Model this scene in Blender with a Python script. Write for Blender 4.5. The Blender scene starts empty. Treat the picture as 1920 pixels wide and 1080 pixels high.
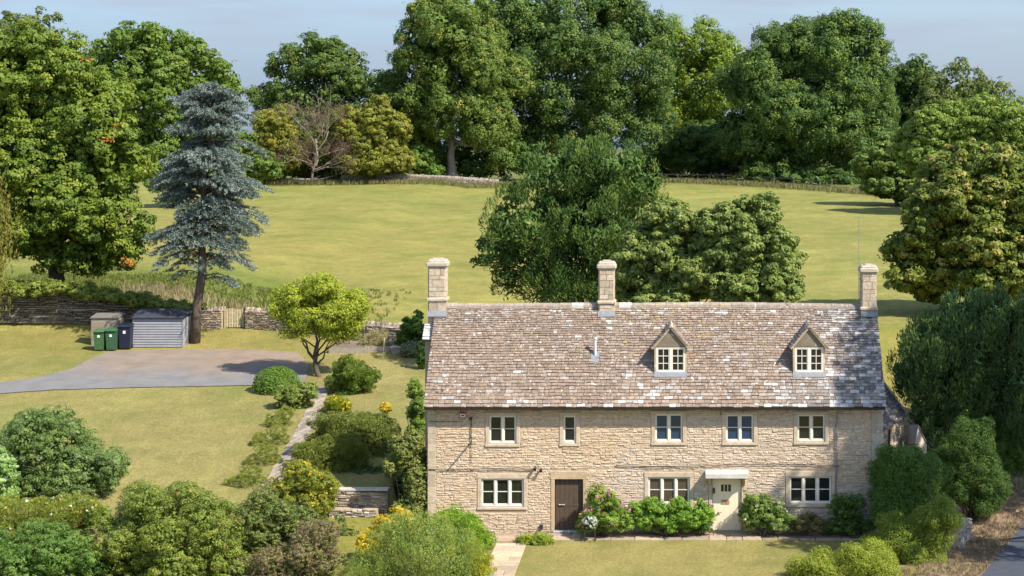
import bpy, math, random
import numpy as np
from mathutils import Vector

# ------------------------------------------------------------------ camera, sky, sun, exposure
scene = bpy.context.scene
COL = scene.collection
FPX, CX, CY, ZC = 3500.0, 1280.0, 260.0, 14.8     # focal length in photo pixels, level line, eye height

cam_d = bpy.data.cameras.new('camera')
cam = bpy.data.objects.new('camera', cam_d); COL.objects.link(cam)
cam.location = (0, 0, ZC); cam.rotation_euler = (math.radians(90), 0, 0)
cam_d.sensor_width = 36.0; cam_d.lens = FPX / 1920 * 36
cam_d.shift_x = (960 - CX) / 1920; cam_d.shift_y = -(540 - CY) / 1920
cam_d.clip_start = 0.5; cam_d.clip_end = 6000
scene.camera = cam

SUNV = Vector((1.45, -1.0, 1.8)).normalized()      # towards the sun
sun_d = bpy.data.lights.new('sun', 'SUN'); sun_d.energy = 4.2; sun_d.angle = math.radians(0.5); sun_d.color = (1.0, 0.93, 0.83)
sun = bpy.data.objects.new('sun', sun_d); COL.objects.link(sun)
sun.rotation_euler = (-SUNV).to_track_quat('-Z', 'Y').to_euler(); sun.location = (30, 20, 60)

world = bpy.data.worlds.new('World'); scene.world = world; world.use_nodes = True
wn, wl = world.node_tree.nodes, world.node_tree.links
bg = wn['Background']; sky = wn.new('ShaderNodeTexSky'); sky.sky_type = 'NISHITA'; sky.sun_disc = False
sky.sun_elevation = math.asin(SUNV.z); sky.sun_rotation = math.atan2(SUNV.x, SUNV.y)
sky.air_density = 1.0; sky.dust_density = 0.6; sky.ozone_density = 2.0
# thin cloud veils, laid out in sky direction
tc = wn.new('ShaderNodeTexCoord'); mp = wn.new('ShaderNodeMapping'); mp.inputs['Scale'].default_value = (2.2, 1.6, 20.0)
mp.inputs['Rotation'].default_value = (0.0, 0.10, 0)
nz = wn.new('ShaderNodeTexNoise'); nz.inputs['Scale'].default_value = 3.2; nz.inputs['Detail'].default_value = 6; nz.inputs['Roughness'].default_value = 0.55
rp = wn.new('ShaderNodeValToRGB'); rp.color_ramp.elements[0].position = 0.43; rp.color_ramp.elements[1].position = 0.64
rp.color_ramp.elements[1].color = (0.75, 0.75, 0.75, 1)
mx = wn.new('ShaderNodeMix'); mx.data_type = 'RGBA'; mx.inputs[7].default_value = (1.6, 1.84, 2.28, 1)
wl.new(tc.outputs['Generated'], mp.inputs[0]); wl.new(mp.outputs[0], nz.inputs['Vector']); wl.new(nz.outputs['Fac'], rp.inputs[0])
sx = wn.new('ShaderNodeSeparateXYZ'); wl.new(tc.outputs['Generated'], sx.inputs[0])
hz = wn.new('ShaderNodeMapRange'); hz.inputs[1].default_value = 0.0; hz.inputs[2].default_value = 0.35; hz.inputs[3].default_value = 0.93; hz.inputs[4].default_value = 0.0
wl.new(sx.outputs['Z'], hz.inputs[0])
hx = wn.new('ShaderNodeMapRange'); hx.inputs[1].default_value = -0.35; hx.inputs[2].default_value = 0.20; wl.new(sx.outputs['X'], hx.inputs[0])
hc = wn.new('ShaderNodeMix'); hc.data_type = 'RGBA'; hc.inputs[6].default_value = (0.43, 0.80, 1.58, 1); hc.inputs[7].default_value = (0.82, 1.11, 1.66, 1); wl.new(hx.outputs[0], hc.inputs[0])
hm = wn.new('ShaderNodeMix'); hm.data_type = 'RGBA'; wl.new(hz.outputs[0], hm.inputs[0]); wl.new(sky.outputs[0], hm.inputs[6]); wl.new(hc.outputs[2], hm.inputs[7])
wl.new(rp.outputs[0], mx.inputs[0]); wl.new(hm.outputs[2], mx.inputs[6]); wl.new(mx.outputs[2], bg.inputs[0])
bg.inputs[1].default_value = 0.15

vs = scene.view_settings
scene.display_settings.display_device = 'sRGB'
vs.view_transform = 'Standard'; vs.look = 'None'; vs.exposure = 1.04; vs.gamma = 1.0; vs.use_curve_mapping = False
scene.cycles.max_bounces = 5; scene.cycles.diffuse_bounces = 3; scene.cycles.transmission_bounces = 3
scene.cycles.transparent_max_bounces = 4; scene.cycles.use_denoising = True

# ------------------------------------------------------------------ helpers
rnd = random.Random(7)
UP = np.array([0, 0, 1.0])

def P(px, py, Y):
    """world point seen at photo pixel (px,py) at distance Y"""
    return np.array([(px - CX) * Y / FPX, Y, ZC - (py - CY) * Y / FPX])

def sst(a, b, x):
    t = np.clip((x - a) / (b - a), 0, 1); return t * t * (3 - 2 * t)

def H(X, Y):
    """height of the ground"""
    X = np.asarray(X, float); Y = np.asarray(Y, float)
    L = 1.0 + 0.108 * (Y - 71)
    L = np.maximum(L, 0.0)
    fld = 4.39 + 0.036 * (Y - 102.4)
    fld = np.where(Y > 236, 9.2 - 0.004 * (Y - 236), fld)
    bank = 1.15 * sst(-25.5, -31, X) * sst(101.9, 103.4, Y) * (1 - sst(110, 150, Y) * 0.6)
    L = np.where(Y > 102.4, fld, L) + bank
    L = L + 0.05 * np.sin(X * 0.21 + Y * 0.05) * np.sin(Y * 0.13) * sst(104, 120, Y) * sst(400, 200, Y)
    # the level ground the house stands on
    lowL = sst(-16.6, -15.0, X) * sst(71.7, 71.2, Y)                 # small lower lawn left of the house
    pas = sst(-11.7, -11.3, X) * sst(78, 75, Y)                      # passage beside the gable
    yard = sst(-9.9, -9.5, X) * sst(86, 76, Y)
    flat = np.maximum(np.maximum(lowL, pas), yard)
    out = L * (1 - flat) + np.clip(0.07 * (Y - 62.6), 0, 0.6) * lowL * (1 - sst(-11.6, -10.0, X))
    out = out - 0.35 * sst(8.2, 11.0, X) * sst(80, 70, Y)            # road side lies a little lower
    return out

def G(px, py):
    """ground point under photo pixel"""
    Ys = np.linspace(50, 420, 7400)
    d = ZC - (py - CY) * Ys / FPX - H((px - CX) * Ys / FPX, Ys)
    i = int(np.argmax(d <= 0)) if (d <= 0).any() else len(Ys) - 1
    return P(px, py, Ys[i])

OFF = {}
def empty(name, loc):
    o = bpy.data.objects.new(name, None); COL.objects.link(o); o.location = Vector(loc)
    o.empty_display_size = 0.3; OFF[o.name] = np.array(loc, float); return o

def tag(o, label=None, cat=None, group=None, kind=None):
    if label: o['label'] = label
    if cat: o['category'] = cat
    if group: o['group'] = group
    if kind: o['kind'] = kind
    return o

def np_mesh(name, V, Fq, mat, parent=None, col=None, smooth=False):
    """one mesh object from arrays of vertices and quads (or a list of polygons)"""
    me = bpy.data.meshes.new(name)
    off = OFF[parent.name] if parent is not None else np.zeros(3)
    V = np.asarray(V, float) - off
    if isinstance(Fq, np.ndarray):
        n, k = Fq.shape
        me.vertices.add(len(V)); me.vertices.foreach_set('co', V.astype(np.float32).ravel())
        me.loops.add(n * k); me.loops.foreach_set('vertex_index', Fq.astype(np.int32).ravel())
        me.polygons.add(n); me.polygons.foreach_set('loop_start', np.arange(0, n * k, k, dtype=np.int32))
        me.update(calc_edges=True)
    else:
        me.from_pydata([tuple(v) for v in V], [], Fq); me.update()
    if col is not None:
        col = np.asarray(col, np.float32)
        if col.shape[1] == 3: col = np.hstack([col, np.ones((len(col), 1), np.float32)])
        dom = 'FACE' if len(col) == len(me.polygons) else 'POINT'
        a = me.attributes.new('Col', 'FLOAT_COLOR', dom); a.data.foreach_set('color', col.ravel())
    if smooth:
        me.polygons.foreach_set('use_smooth', np.ones(len(me.polygons), bool))
    if mat is not None: me.materials.append(mat)
    o = bpy.data.objects.new(name, me); COL.objects.link(o)
    if parent is not None: o.parent = parent
    OFF[o.name] = off
    return o

class MB:
    """collects boxes, bars, tubes ... and links them as ONE mesh object"""
    def __init__(s): s.v = []; s.f = []; s.c = []
    def add(s, vs, fs, c=(1, 1, 1)):
        b = len(s.v); s.v += [tuple(map(float, v)) for v in vs]
        for f in fs: s.f.append([b + i for i in f]); s.c.append(tuple(c)[:3])
    def box(s, x0, x1, y0, y1, z0, z1, c=(1, 1, 1)):
        s.add([(x0, y0, z0), (x1, y0, z0), (x1, y1, z0), (x0, y1, z0), (x0, y0, z1), (x1, y0, z1), (x1, y1, z1), (x0, y1, z1)],
              [(0, 3, 2, 1), (4, 5, 6, 7), (0, 1, 5, 4), (1, 2, 6, 5), (2, 3, 7, 6), (3, 0, 4, 7)], c)
    def hexa(s, p, c=(1, 1, 1)):
        s.add(p, [(0, 3, 2, 1), (4, 5, 6, 7), (0, 1, 5, 4), (1, 2, 6, 5), (2, 3, 7, 6), (3, 0, 4, 7)], c)
    def cbox(s, x0, x1, y0, y1, z0, z1, b=0.01, c=(1, 1, 1)):
        """box with chamfered long edges (vertical ones and the top)"""
        ring = lambda e, z: [(x0 + e + b, y0 + e, z), (x1 - e - b, y0 + e, z), (x1 - e, y0 + e + b, z), (x1 - e, y1 - e - b, z),
                             (x1 - e - b, y1 - e, z), (x0 + e + b, y1 - e, z), (x0 + e, y1 - e - b, z), (x0 + e, y0 + e + b, z)]
        vs = ring(0, z0) + ring(0, z1 - b) + ring(b, z1)
        fs = [tuple(range(7, -1, -1)), tuple(range(16, 24))]
        for k in (0, 8):
            for i in range(8): j = (i + 1) % 8; fs.append((k + i, k + j, k + 8 + j, k + 8 + i))
        s.add(vs, fs, c)
    def tube(s, pts, rs, n=7, c=(1, 1, 1), cap=True):
        pts = [Vector(p) for p in pts]; b = len(s.v); rings = []
        if not hasattr(rs, '__len__'): rs = [rs] * len(pts)
        prev = None
        for i, p in enumerate(pts):
            t = (pts[min(i + 1, len(pts) - 1)] - pts[max(i - 1, 0)]).normalized()
            if prev is None:
                a = Vector((1, 0, 0)) if abs(t.x) < 0.8 else Vector((0, 1, 0))
            else: a = prev
            u = (a - t * a.dot(t)).normalized(); w = t.cross(u); prev = u
            for k in range(n):
                an = 2 * math.pi * k / n
                s.v.append(tuple(p + (u * math.cos(an) + w * math.sin(an)) * rs[i]))
        for i in range(len(pts) - 1):
            for k in range(n):
                j = (k + 1) % n
                s.f.append([b + i * n + k, b + i * n + j, b + (i + 1) * n + j, b + (i + 1) * n + k]); s.c.append(tuple(c)[:3])
        if cap:
            s.f.append([b + k for k in range(n)][::-1]); s.c.append(tuple(c)[:3])
            s.f.append([b + (len(pts) - 1) * n + k for k in range(n)]); s.c.append(tuple(c)[:3])
    def prism(s, poly, axis, a0, a1, c=(1, 1, 1)):
        """polygon in the other two axes extruded along axis"""
        def mk(p, a): q = list(p); q.insert(axis, a); return q
        n = len(poly); vs = [mk(p, a0) for p in poly] + [mk(p, a1) for p in poly]
        fs = [tuple(range(n))[::-1], tuple(range(n, 2 * n))] + [(i, (i + 1) % n, n + (i + 1) % n, n + i) for i in range(n)]
        s.add(vs, fs, c)
    def build(s, name, mat, parent=None, smooth=False):
        return np_mesh(name, np.array(s.v), s.f, mat, parent, np.array(s.c), smooth)

# ------------------------------------------------------------------ materials
def new_mat(name):
    m = bpy.data.materials.new(name); m.use_nodes = True
    n, l = m.node_tree.nodes, m.node_tree.links
    return m, n, l, n['Principled BSDF']

def surf(name, base=None, rough=0.8, spec=0.3, var=0.25, scale=6.0, bump=0.0, bscale=30.0, stretch=(1, 1, 1), metal=0.0, spots=None):
    """base None: colour from the face attribute 'Col'; noise varies it; spots=(colour, scale, threshold)"""
    m, n, l, b = new_mat(name)
    b.inputs['Roughness'].default_value = rough; b.inputs['Specular IOR Level'].default_value = spec; b.inputs['Metallic'].default_value = metal
    tc = n.new('ShaderNodeTexCoord'); mp = n.new('ShaderNodeMapping'); mp.inputs['Scale'].default_value = stretch
    l.new(tc.outputs['Object'], mp.inputs[0])
    if base is None:
        at = n.new('ShaderNodeAttribute'); at.attribute_name = 'Col'; src = at.outputs['Color']
    else:
        r = n.new('ShaderNodeRGB'); r.outputs[0].default_value = (*base, 1); src = r.outputs[0]
    no = n.new('ShaderNodeTexNoise'); no.inputs['Scale'].default_value = scale; no.inputs['Detail'].default_value = 6; no.inputs['Roughness'].default_value = 0.65
    l.new(mp.outputs[0], no.inputs['Vector'])
    mr = n.new('ShaderNodeMapRange'); mr.inputs[1].default_value = 0.25; mr.inputs[2].default_value = 0.75
    mr.inputs[3].default_value = 1 - var; mr.inputs[4].default_value = 1 + var
    l.new(no.outputs['Fac'], mr.inputs[0])
    mu = n.new('ShaderNodeMix'); mu.data_type = 'RGBA'; mu.blend_type = 'MULTIPLY'; mu.inputs[0].default_value = 1
    l.new(src, mu.inputs[6]); l.new(mr.outputs[0], mu.inputs[7]); out = mu.outputs[2]
    if spots:
        for (sc_, ssc, th) in spots:
            s2 = n.new('ShaderNodeTexNoise'); s2.inputs['Scale'].default_value = ssc; s2.inputs['Detail'].default_value = 4
            l.new(tc.outputs['Object'], s2.inputs['Vector'])
            rr = n.new('ShaderNodeMapRange'); rr.inputs[1].default_value = th; rr.inputs[2].default_value = th + 0.07
            l.new(s2.outputs['Fac'], rr.inputs[0])
            m2 = n.new('ShaderNodeMix'); m2.data_type = 'RGBA'; m2.inputs[7].default_value = (*sc_, 1)
            l.new(rr.outputs[0], m2.inputs[0]); l.new(out, m2.inputs[6]); out = m2.outputs[2]
    l.new(out, b.inputs['Base Color'])
    if bump:
        bn = n.new('ShaderNodeTexNoise'); bn.inputs['Scale'].default_value = bscale; bn.inputs['Detail'].default_value = 5
        l.new(mp.outputs[0], bn.inputs['Vector'])
        bp = n.new('ShaderNodeBump'); bp.inputs['Strength'].default_value = bump; bp.inputs['Distance'].default_value = 0.03
        l.new(bn.outputs['Fac'], bp.inputs['Height']); l.new(bp.outputs[0], b.inputs['Normal'])
    return m

def leaf_mat(name, trans=0.28, rough=0.55, spec=0.25):
    m, n, l, b = new_mat(name)
    at = n.new('ShaderNodeAttribute'); at.attribute_name = 'Col'
    l.new(at.outputs['Color'], b.inputs['Base Color']); b.inputs['Roughness'].default_value = rough; b.inputs['Specular IOR Level'].default_value = spec
    tr = n.new('ShaderNodeBsdfTranslucent'); l.new(at.outputs['Color'], tr.inputs[0])
    mix = n.new('ShaderNodeMixShader'); mix.inputs[0].default_value = trans
    l.new(b.outputs[0], mix.inputs[1]); l.new(tr.outputs[0], mix.inputs[2]); l.new(mix.outputs[0], n['Material Output'].inputs[0])
    return m

def glass_mat(name, tint):
    m, n, l, b = new_mat(name)
    b.inputs['Base Color'].default_value = (*tint, 1); b.inputs['Roughness'].default_value = 0.04; b.inputs['Specular IOR Level'].default_value = 0.6
    tc = n.new('ShaderNodeTexCoord'); no = n.new('ShaderNodeTexNoise'); no.inputs['Scale'].default_value = 2.2
    l.new(tc.outputs['Object'], no.inputs['Vector'])
    bp = n.new('ShaderNodeBump'); bp.inputs['Strength'].default_value = 0.12; bp.inputs['Distance'].default_value = 0.02
    l.new(no.outputs['Fac'], bp.inputs['Height']); l.new(bp.outputs[0], b.inputs['Normal'])
    return m

def ground_mat():
    m, n, l, b = new_mat('grass')
    b.inputs['Roughness'].default_value = 0.95; b.inputs['Specular IOR Level'].default_value = 0.1
    at = n.new('ShaderNodeAttribute'); at.attribute_name = 'Col'; src = at.outputs['Color']
    tc = n.new('ShaderNodeTexCoord'); out = src
    for (sc_, st, lo, hi, det, tint) in ((0.07, (1, 0.8, 1), 0.84, 1.14, 4, None), (0.45, (1, 0.7, 1), 0.84, 1.15, 6, None), (1.6, (1, 0.6, 1), 0.84, 1.15, 6, None), (9.0, (1, 0.8, 1), 0.62, 1.38, 8, None), (0.22, (1, 0.8, 1), 0.46, 0.66, 6, (0.085, 0.135, 0.022)), (0.8, (0.8, 0.8, 1), 0.56, 0.72, 6, (0.25, 0.19, 0.09)), (2.2, (1, .8, 1), 0.60, 0.72, 6, (0.09, 0.12, 0.025))):
        mp = n.new('ShaderNodeMapping'); mp.inputs['Scale'].default_value = st; l.new(tc.outputs['Object'], mp.inputs[0])
        no = n.new('ShaderNodeTexNoise'); no.inputs['Scale'].default_value = sc_; no.inputs['Detail'].default_value = det; no.inputs['Roughness'].default_value = 0.7
        l.new(mp.outputs[0], no.inputs['Vector'])
        mr = n.new('ShaderNodeMapRange'); l.new(no.outputs['Fac'], mr.inputs[0])
        mu = n.new('ShaderNodeMix'); mu.data_type = 'RGBA'
        if tint is None:
            mr.inputs[1].default_value = 0.28; mr.inputs[2].default_value = 0.72; mr.inputs[3].default_value = lo; mr.inputs[4].default_value = hi
            mu.blend_type = 'MULTIPLY'; mu.inputs[0].default_value = 1; l.new(mr.outputs[0], mu.inputs[7])
        else:
            mr.inputs[1].default_value = lo; mr.inputs[2].default_value = hi; mr.inputs[4].default_value = 0.50
            l.new(mr.outputs[0], mu.inputs[0]); mu.inputs[7].default_value = (*tint, 1)
        l.new(out, mu.inputs[6]); out = mu.outputs[2]
    l.new(out, b.inputs['Base Color'])
    bn = n.new('ShaderNodeTexNoise'); bn.inputs['Scale'].default_value = 5; bn.inputs['Detail'].default_value = 9; bn.inputs['Roughness'].default_value = 0.75
    l.new(tc.outputs['Object'], bn.inputs['Vector'])
    bp = n.new('ShaderNodeBump'); bp.inputs['Strength'].default_value = 0.7; bp.inputs['Distance'].default_value = 0.12
    l.new(bn.outputs['Fac'], bp.inputs['Height']); l.new(bp.outputs[0], b.inputs['Normal'])
    return m

M = dict(
    ground=ground_mat(),
    stone=surf('limestone', None, 0.9, 0.2, 0.30, 9, 0.6, 26),
    dress=surf('dressed stone', (0.44, 0.345, 0.23), 0.85, 0.2, 0.16, 3.5, 0.25, 20),
    dresst=surf('dressed stone tinted', None, 0.85, 0.2, 0.26, 3, 0.3, 20, spots=[((0.55, 0.53, 0.48), 5.0, 0.64)]),
    mortar=surf('mortar', (0.43, 0.335, 0.23), 0.95, 0.1, 0.25, 5, 0.6, 40),
    tile=surf('stone tile', None, 0.9, 0.2, 0.30, 7, 0.5, 30, spots=[((0.62, 0.60, 0.57), 6.5, 0.645), ((0.50, 0.47, 0.43), 14.0, 0.63), ((0.08, 0.07, 0.06), 3.3, 0.68)]),
    frame=surf('painted window frame', (0.68, 0.63, 0.53), 0.55, 0.4, 0.08, 12),
    cream=surf('cream paint', (0.76, 0.65, 0.46), 0.5, 0.4, 0.07, 6),
    brown=surf('brown oak boards', (0.085, 0.058, 0.038), 0.6, 0.3, 0.4, 5, 0.2, 20, (8, 8, 0.6)),
    lead=surf('lead flashing', (0.19, 0.20, 0.215), 0.5, 0.4, 0.25, 8),
    iron=surf('black iron', (0.03, 0.027, 0.025), 0.5, 0.4, 0.2, 10),
    steel=surf('galvanised steel', (0.62, 0.63, 0.64), 0.4, 0.5, 0.1, 8, metal=0.3),
    glass=glass_mat('window glass', (0.012, 0.014, 0.016)),
    blue_reflection=glass_mat('window glass painted blue reflection', (0.02, 0.045, 0.09)), brownglass=glass_mat('window glass over a blind', (0.075, 0.055, 0.042)), green_reflection=glass_mat('window glass painted green reflection', (0.018, 0.021, 0.014)),  # blue and green base colours paint reflections into the panes
    asphalt=surf('asphalt', (0.055, 0.062, 0.075), 0.85, 0.3, 0.25, 3, 0.4, 60),
    drive=surf('worn tarmac', None, 0.95, 0.15, 0.20, 0.9, 0.4, 50),
    flag=surf('flagstone', None, 0.9, 0.2, 0.28, 5, 0.4, 25),
    bark=surf('bark', (0.11, 0.085, 0.065), 0.95, 0.1, 0.45, 4, 0.9, 16, (3, 3, 0.7)),
    palebark=surf('pale bark', (0.24, 0.20, 0.165), 0.95, 0.1, 0.35, 4, 0.6, 16, (3, 3, 0.7)),
    wood=surf('weathered wood', None, 0.85, 0.2, 0.35, 3, 0.3, 16, (1, 1, 6)),
    cladding=surf('grey cladding', (0.25, 0.25, 0.265), 0.6, 0.4, 0.18, 2.5),
    plastic=surf('bin plastic', None, 0.45, 0.4, 0.12, 5),
    red=surf('red box', (0.45, 0.03, 0.03), 0.4, 0.4, 0.1, 8),
    white=surf('white plastic', (0.78, 0.76, 0.72), 0.5, 0.4, 0.05, 8),
    leaf=leaf_mat('leaves', 0.34), needle=leaf_mat('needles', 0.18, 0.7, 0.15), petal=leaf_mat('petals', 0.3, 0.6, 0.2),
)

# ------------------------------------------------------------------ foliage
FOL = np.array([2.0, 1.95, 1.72])
def unit(a): return a / np.maximum(np.linalg.norm(a, axis=1, keepdims=True), 1e-9)

def leaves_mesh(name, C, N, S, asp, col, mat, parent, U=None, rng=None):
    """rhombic leaf faces: centre, normal, size"""
    if U is None:
        U = unit(np.cross(N, rng.normal(size=N.shape)))
        W = np.cross(N, U)
    else:
        U = unit(U); W = unit(np.cross(U, N))
    s = S[:, None]; n = len(C)
    fold = N * s * 0.18
    V = np.empty((n, 4, 3)); V[:, 0] = C + U * s; V[:, 1] = C + W * s * asp + fold; V[:, 2] = C - U * s; V[:, 3] = C - W * s * asp + fold
    return np_mesh(name, V.reshape(-1, 3), np.arange(n * 4).reshape(n, 4), mat, parent, np.clip(col, 0.002, 0.9))

def px_lobes(lobes, Y, rd=None):
    """lobes given in photo pixels (px,py,rx,ry[,dY]) -> world ellipsoids"""
    out = []
    for q in lobes:
        d = q[4] if len(q) > 4 else 0.0
        c = P(q[0], q[1], Y + d); k = (Y + d) / FPX
        rx, rz = q[2] * k, q[3] * k
        out.append([*c, rx, rd if rd else (rx + min(rx, rz)) / 2, rz])
    return np.array(out)

def sub_lobes(L, k, fr, rng, z0=-0.6):
    out = [L * np.array([1, 1, 1, .76, .76, .76])]
    for q in L:
        d = unit(rng.normal(size=(k * 3, 3))); d = d[d[:, 2] > z0][:k]
        f = rng.uniform(fr * 0.6, fr * 1.25, size=(len(d), 1))
        c = q[:3] + d * q[3:] * (1.0 - f * 0.34)
        r = np.repeat(q[3:].mean() * 0.5 + q[None, 3:] * 0.5, len(d), 0) * f
        out.append(np.hstack([c, r]))
    return np.vstack(out)

def crown(name, L, n, leaf, cols, mat, parent, seed, puff=0.0, per=38, asp=0.55, pw=2.0, droop=0.0, blade=0.0, zmin=-1.0,
          jitter=0.34, hole=0.0, accent=None, inner=0.26, flat=0.62, shoots=0, slen=0.0):
    """leaves in puffs over the outer surface of the union of ellipsoids L; cols = (dark, mid, light) leaf colours"""
    n = int(n * 1.9); leaf = leaf * 0.72; per = per * 1.5
    cols = [np.array(c) * FOL for c in cols]
    if accent is not None: accent = (np.array(accent[0]) * FOL, accent[1])
    rng = np.random.default_rng(seed)
    area = (L[:, 3] * L[:, 5] + L[:, 3] * L[:, 4] + L[:, 4] * L[:, 5])
    npuff = max(8, int(n / per))
    pr0 = puff if puff else 0.60 * math.sqrt(area.sum() * 2.6 / npuff)
    idx = rng.choice(len(L), size=int(npuff * 2.4), p=area / area.sum())
    d = unit(rng.normal(size=(len(idx), 3)))
    if pw != 2.0: d = d / (np.abs(d) ** pw).sum(1, keepdims=True) ** (1 / pw)
    q = L[idx]; p = q[:, :3] + d * q[:, 3:] * rng.uniform(0.88, 1.06, size=(len(idx), 1))
    keep = d[:, 2] > zmin
    for j in range(len(L)):
        e = np.abs((p - L[j, :3]) / L[j, 3:]); r = (e ** pw).sum(1) ** (1 / pw)
        keep &= ~((r < 0.82) & (idx != j))
    if hole:
        hs = rng.normal(size=(max(3, int(len(L) * 0.8)), 3)); cen = p[rng.choice(len(p), len(hs))]
        for c in cen:
            keep &= ~(np.linalg.norm(p - c, axis=1) < hole * rng.uniform(0.5, 1.2))
    p, d, q = p[keep][:npuff], unit(d[keep] / q[keep][:, 3:])[:npuff], q[keep][:npuff]
    m = len(p); pr = pr0 * rng.uniform(0.55, 1.35, size=m)
    k = rng.poisson(per * (pr / pr0) ** 1.6 * 0.95 + 2); ii = np.repeat(np.arange(m), k); T = len(ii)
    e = unit(rng.normal(size=(T, 3)) + d[ii] * 0.75 + UP * 0.3)
    rad = rng.uniform(0.45, 1.0, size=(T, 1)) ** 0.6
    C = p[ii] + e * rad * pr[ii][:, None] * np.array([1, 1, flat])
    if droop: C[:, 2] -= droop * pr[ii] * rng.uniform(0, 1.6, T) ** 2
    N = unit(e * 0.75 + d[ii] * 0.35 + UP * 0.25 + rng.normal(size=(T, 3)) * jitter)
    S = leaf * rng.uniform(0.55, 1.35, T)
    t = np.clip(0.5 + 0.22 * rng.normal(size=m)[ii] + 0.11 * rng.normal(size=T), 0, 1)[:, None]
    c0, c1, c2 = (np.array(c) for c in cols)
    col = np.where(t < 0.5, c0 + (c1 - c0) * t * 2, c1 + (c2 - c1) * (t * 2 - 1))
    if accent is not None:                                        # (colour, fraction of puffs)
        sel = (rng.random(m) < accent[1])[ii] & (rng.random(T) < 0.6); col[sel] = np.array(accent[0]) * rng.uniform(0.7, 1.25, (sel.sum(), 1))
    U = None
    if blade:
        U = unit(d[ii] * 0.55 + e * 0.6 + UP * blade + rng.normal(size=(T, 3)) * 0.35); N = unit(np.cross(U, rng.normal(size=(T, 3))) + d[ii] * 0.2)
    if shoots and m > 10:                                         # stray shoots break the outline
        a = rng.integers(0, m, shoots); q9 = 11; ln = slen * rng.uniform(.4, 1.2, shoots); dv = unit(d[a] * .8 + UP * .55 + rng.normal(size=(shoots, 3)) * .35)
        tt = np.tile(np.linspace(.15, 1, q9), shoots)[:, None]; Cs = np.repeat(p[a], q9, 0) + np.repeat(dv * ln[:, None], q9, 0) * tt + rng.normal(size=(shoots * q9, 3)) * leaf * .9
        C = np.vstack([C, Cs]); N = np.vstack([N, unit(np.repeat(dv, q9, 0) * .3 + UP * .5 + rng.normal(size=Cs.shape) * .6)]); S = np.hstack([S, leaf * rng.uniform(.6, 1.1, len(Cs))])
        col = np.vstack([col, (c1 * rng.uniform(.85, 1.35, (shoots, 1))).repeat(q9, 0)])
        if U is not None: U = np.vstack([U, unit(np.repeat(dv, q9, 0) + rng.normal(size=Cs.shape) * .4)])
    if inner:                                                     # coarser leaves inside keep the crown dense
        ni = int(T * inner); ix = rng.choice(len(L), ni, p=area / area.sum()); di = unit(rng.normal(size=(ni, 3)))
        Ci = L[ix, :3] + di * L[ix, 3:] * rng.uniform(0.45, 0.84, size=(ni, 1))
        C = np.vstack([C, Ci]); N2 = unit(di + rng.normal(size=(ni, 3)) * 0.5); N = np.vstack([N, N2]); S = np.hstack([S, np.full(ni, leaf * 2.3)])
        col = np.vstack([col, np.repeat(c1[None], ni, 0) * rng.uniform(0.8, 1.1, (ni, 1))])
        if U is not None: U = np.vstack([U, unit(np.cross(N2, rng.normal(size=(ni, 3))))])
        ok = np.ones(len(C), bool)
    zg = H(C[:, 0], C[:, 1]) + 0.03; ok = C[:, 2] > zg
    C, N, S, col = C[ok], N[ok], S[ok], col[ok]
    if U is not None: U = U[ok]
    return leaves_mesh(name, C, N, S, asp, col, mat, parent, U, rng)

def blooms(name, L, n, size, colr, parent, seed, front=True, zmin=-0.3):
    """single flower heads, each a part of its plant (past a hundred the rest is one part)"""
    rng = np.random.default_rng(seed); n0 = n; n = int(n * 2.2) if n < 60 else n
    ix = rng.choice(len(L), n * 6); d = unit(rng.normal(size=(n * 6, 3)) + np.array([0, -0.9 if front else 0, 0.8]))
    c = L[ix, :3] + d * L[ix, 3:] * rng.uniform(1.0, 1.12, (n * 6, 1)); ok = d[:, 2] > zmin
    for q in range(len(L)): ok &= (((c - L[q, :3]) / L[q, 3:]) ** 2).sum(1) > 0.97
    c, d = c[ok][:n], d[ok][:n]; n = len(c); cc = np.array(colr); k = 7
    for a in range(0, n, 1) if n <= 100 else list(range(100)) + [100]:
        sl_ = slice(a, a + 1) if a < 100 else slice(100, n)
        m = len(c[sl_]); C = np.repeat(c[sl_], k, 0) + rng.normal(size=(m * k, 3)) * size * 0.5
        N = unit(np.repeat(d[sl_], k, 0) + rng.normal(size=(m * k, 3)) * 0.6)
        col = cc[rng.integers(0, len(cc), m)].repeat(k, 0) * rng.uniform(0.8, 1.15, (m * k, 1))
        o = leaves_mesh(name, C, N, np.full(m * k, size), 0.8, col, M['petal'], parent, None, rng)
        if m > 1: tag(o, kind='stuff')

def bend(a, b, rng, k=4, amp=0.06):
    a, b = np.array(a, float), np.array(b, float); L = np.linalg.norm(b - a)
    pts = [a + (b - a) * t for t in np.linspace(0, 1, k + 1)]
    for i in range(1, k): pts[i] = pts[i] + rng.normal(size=3) * amp * L * np.array([1, 1, 0.3])
    return pts

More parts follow.
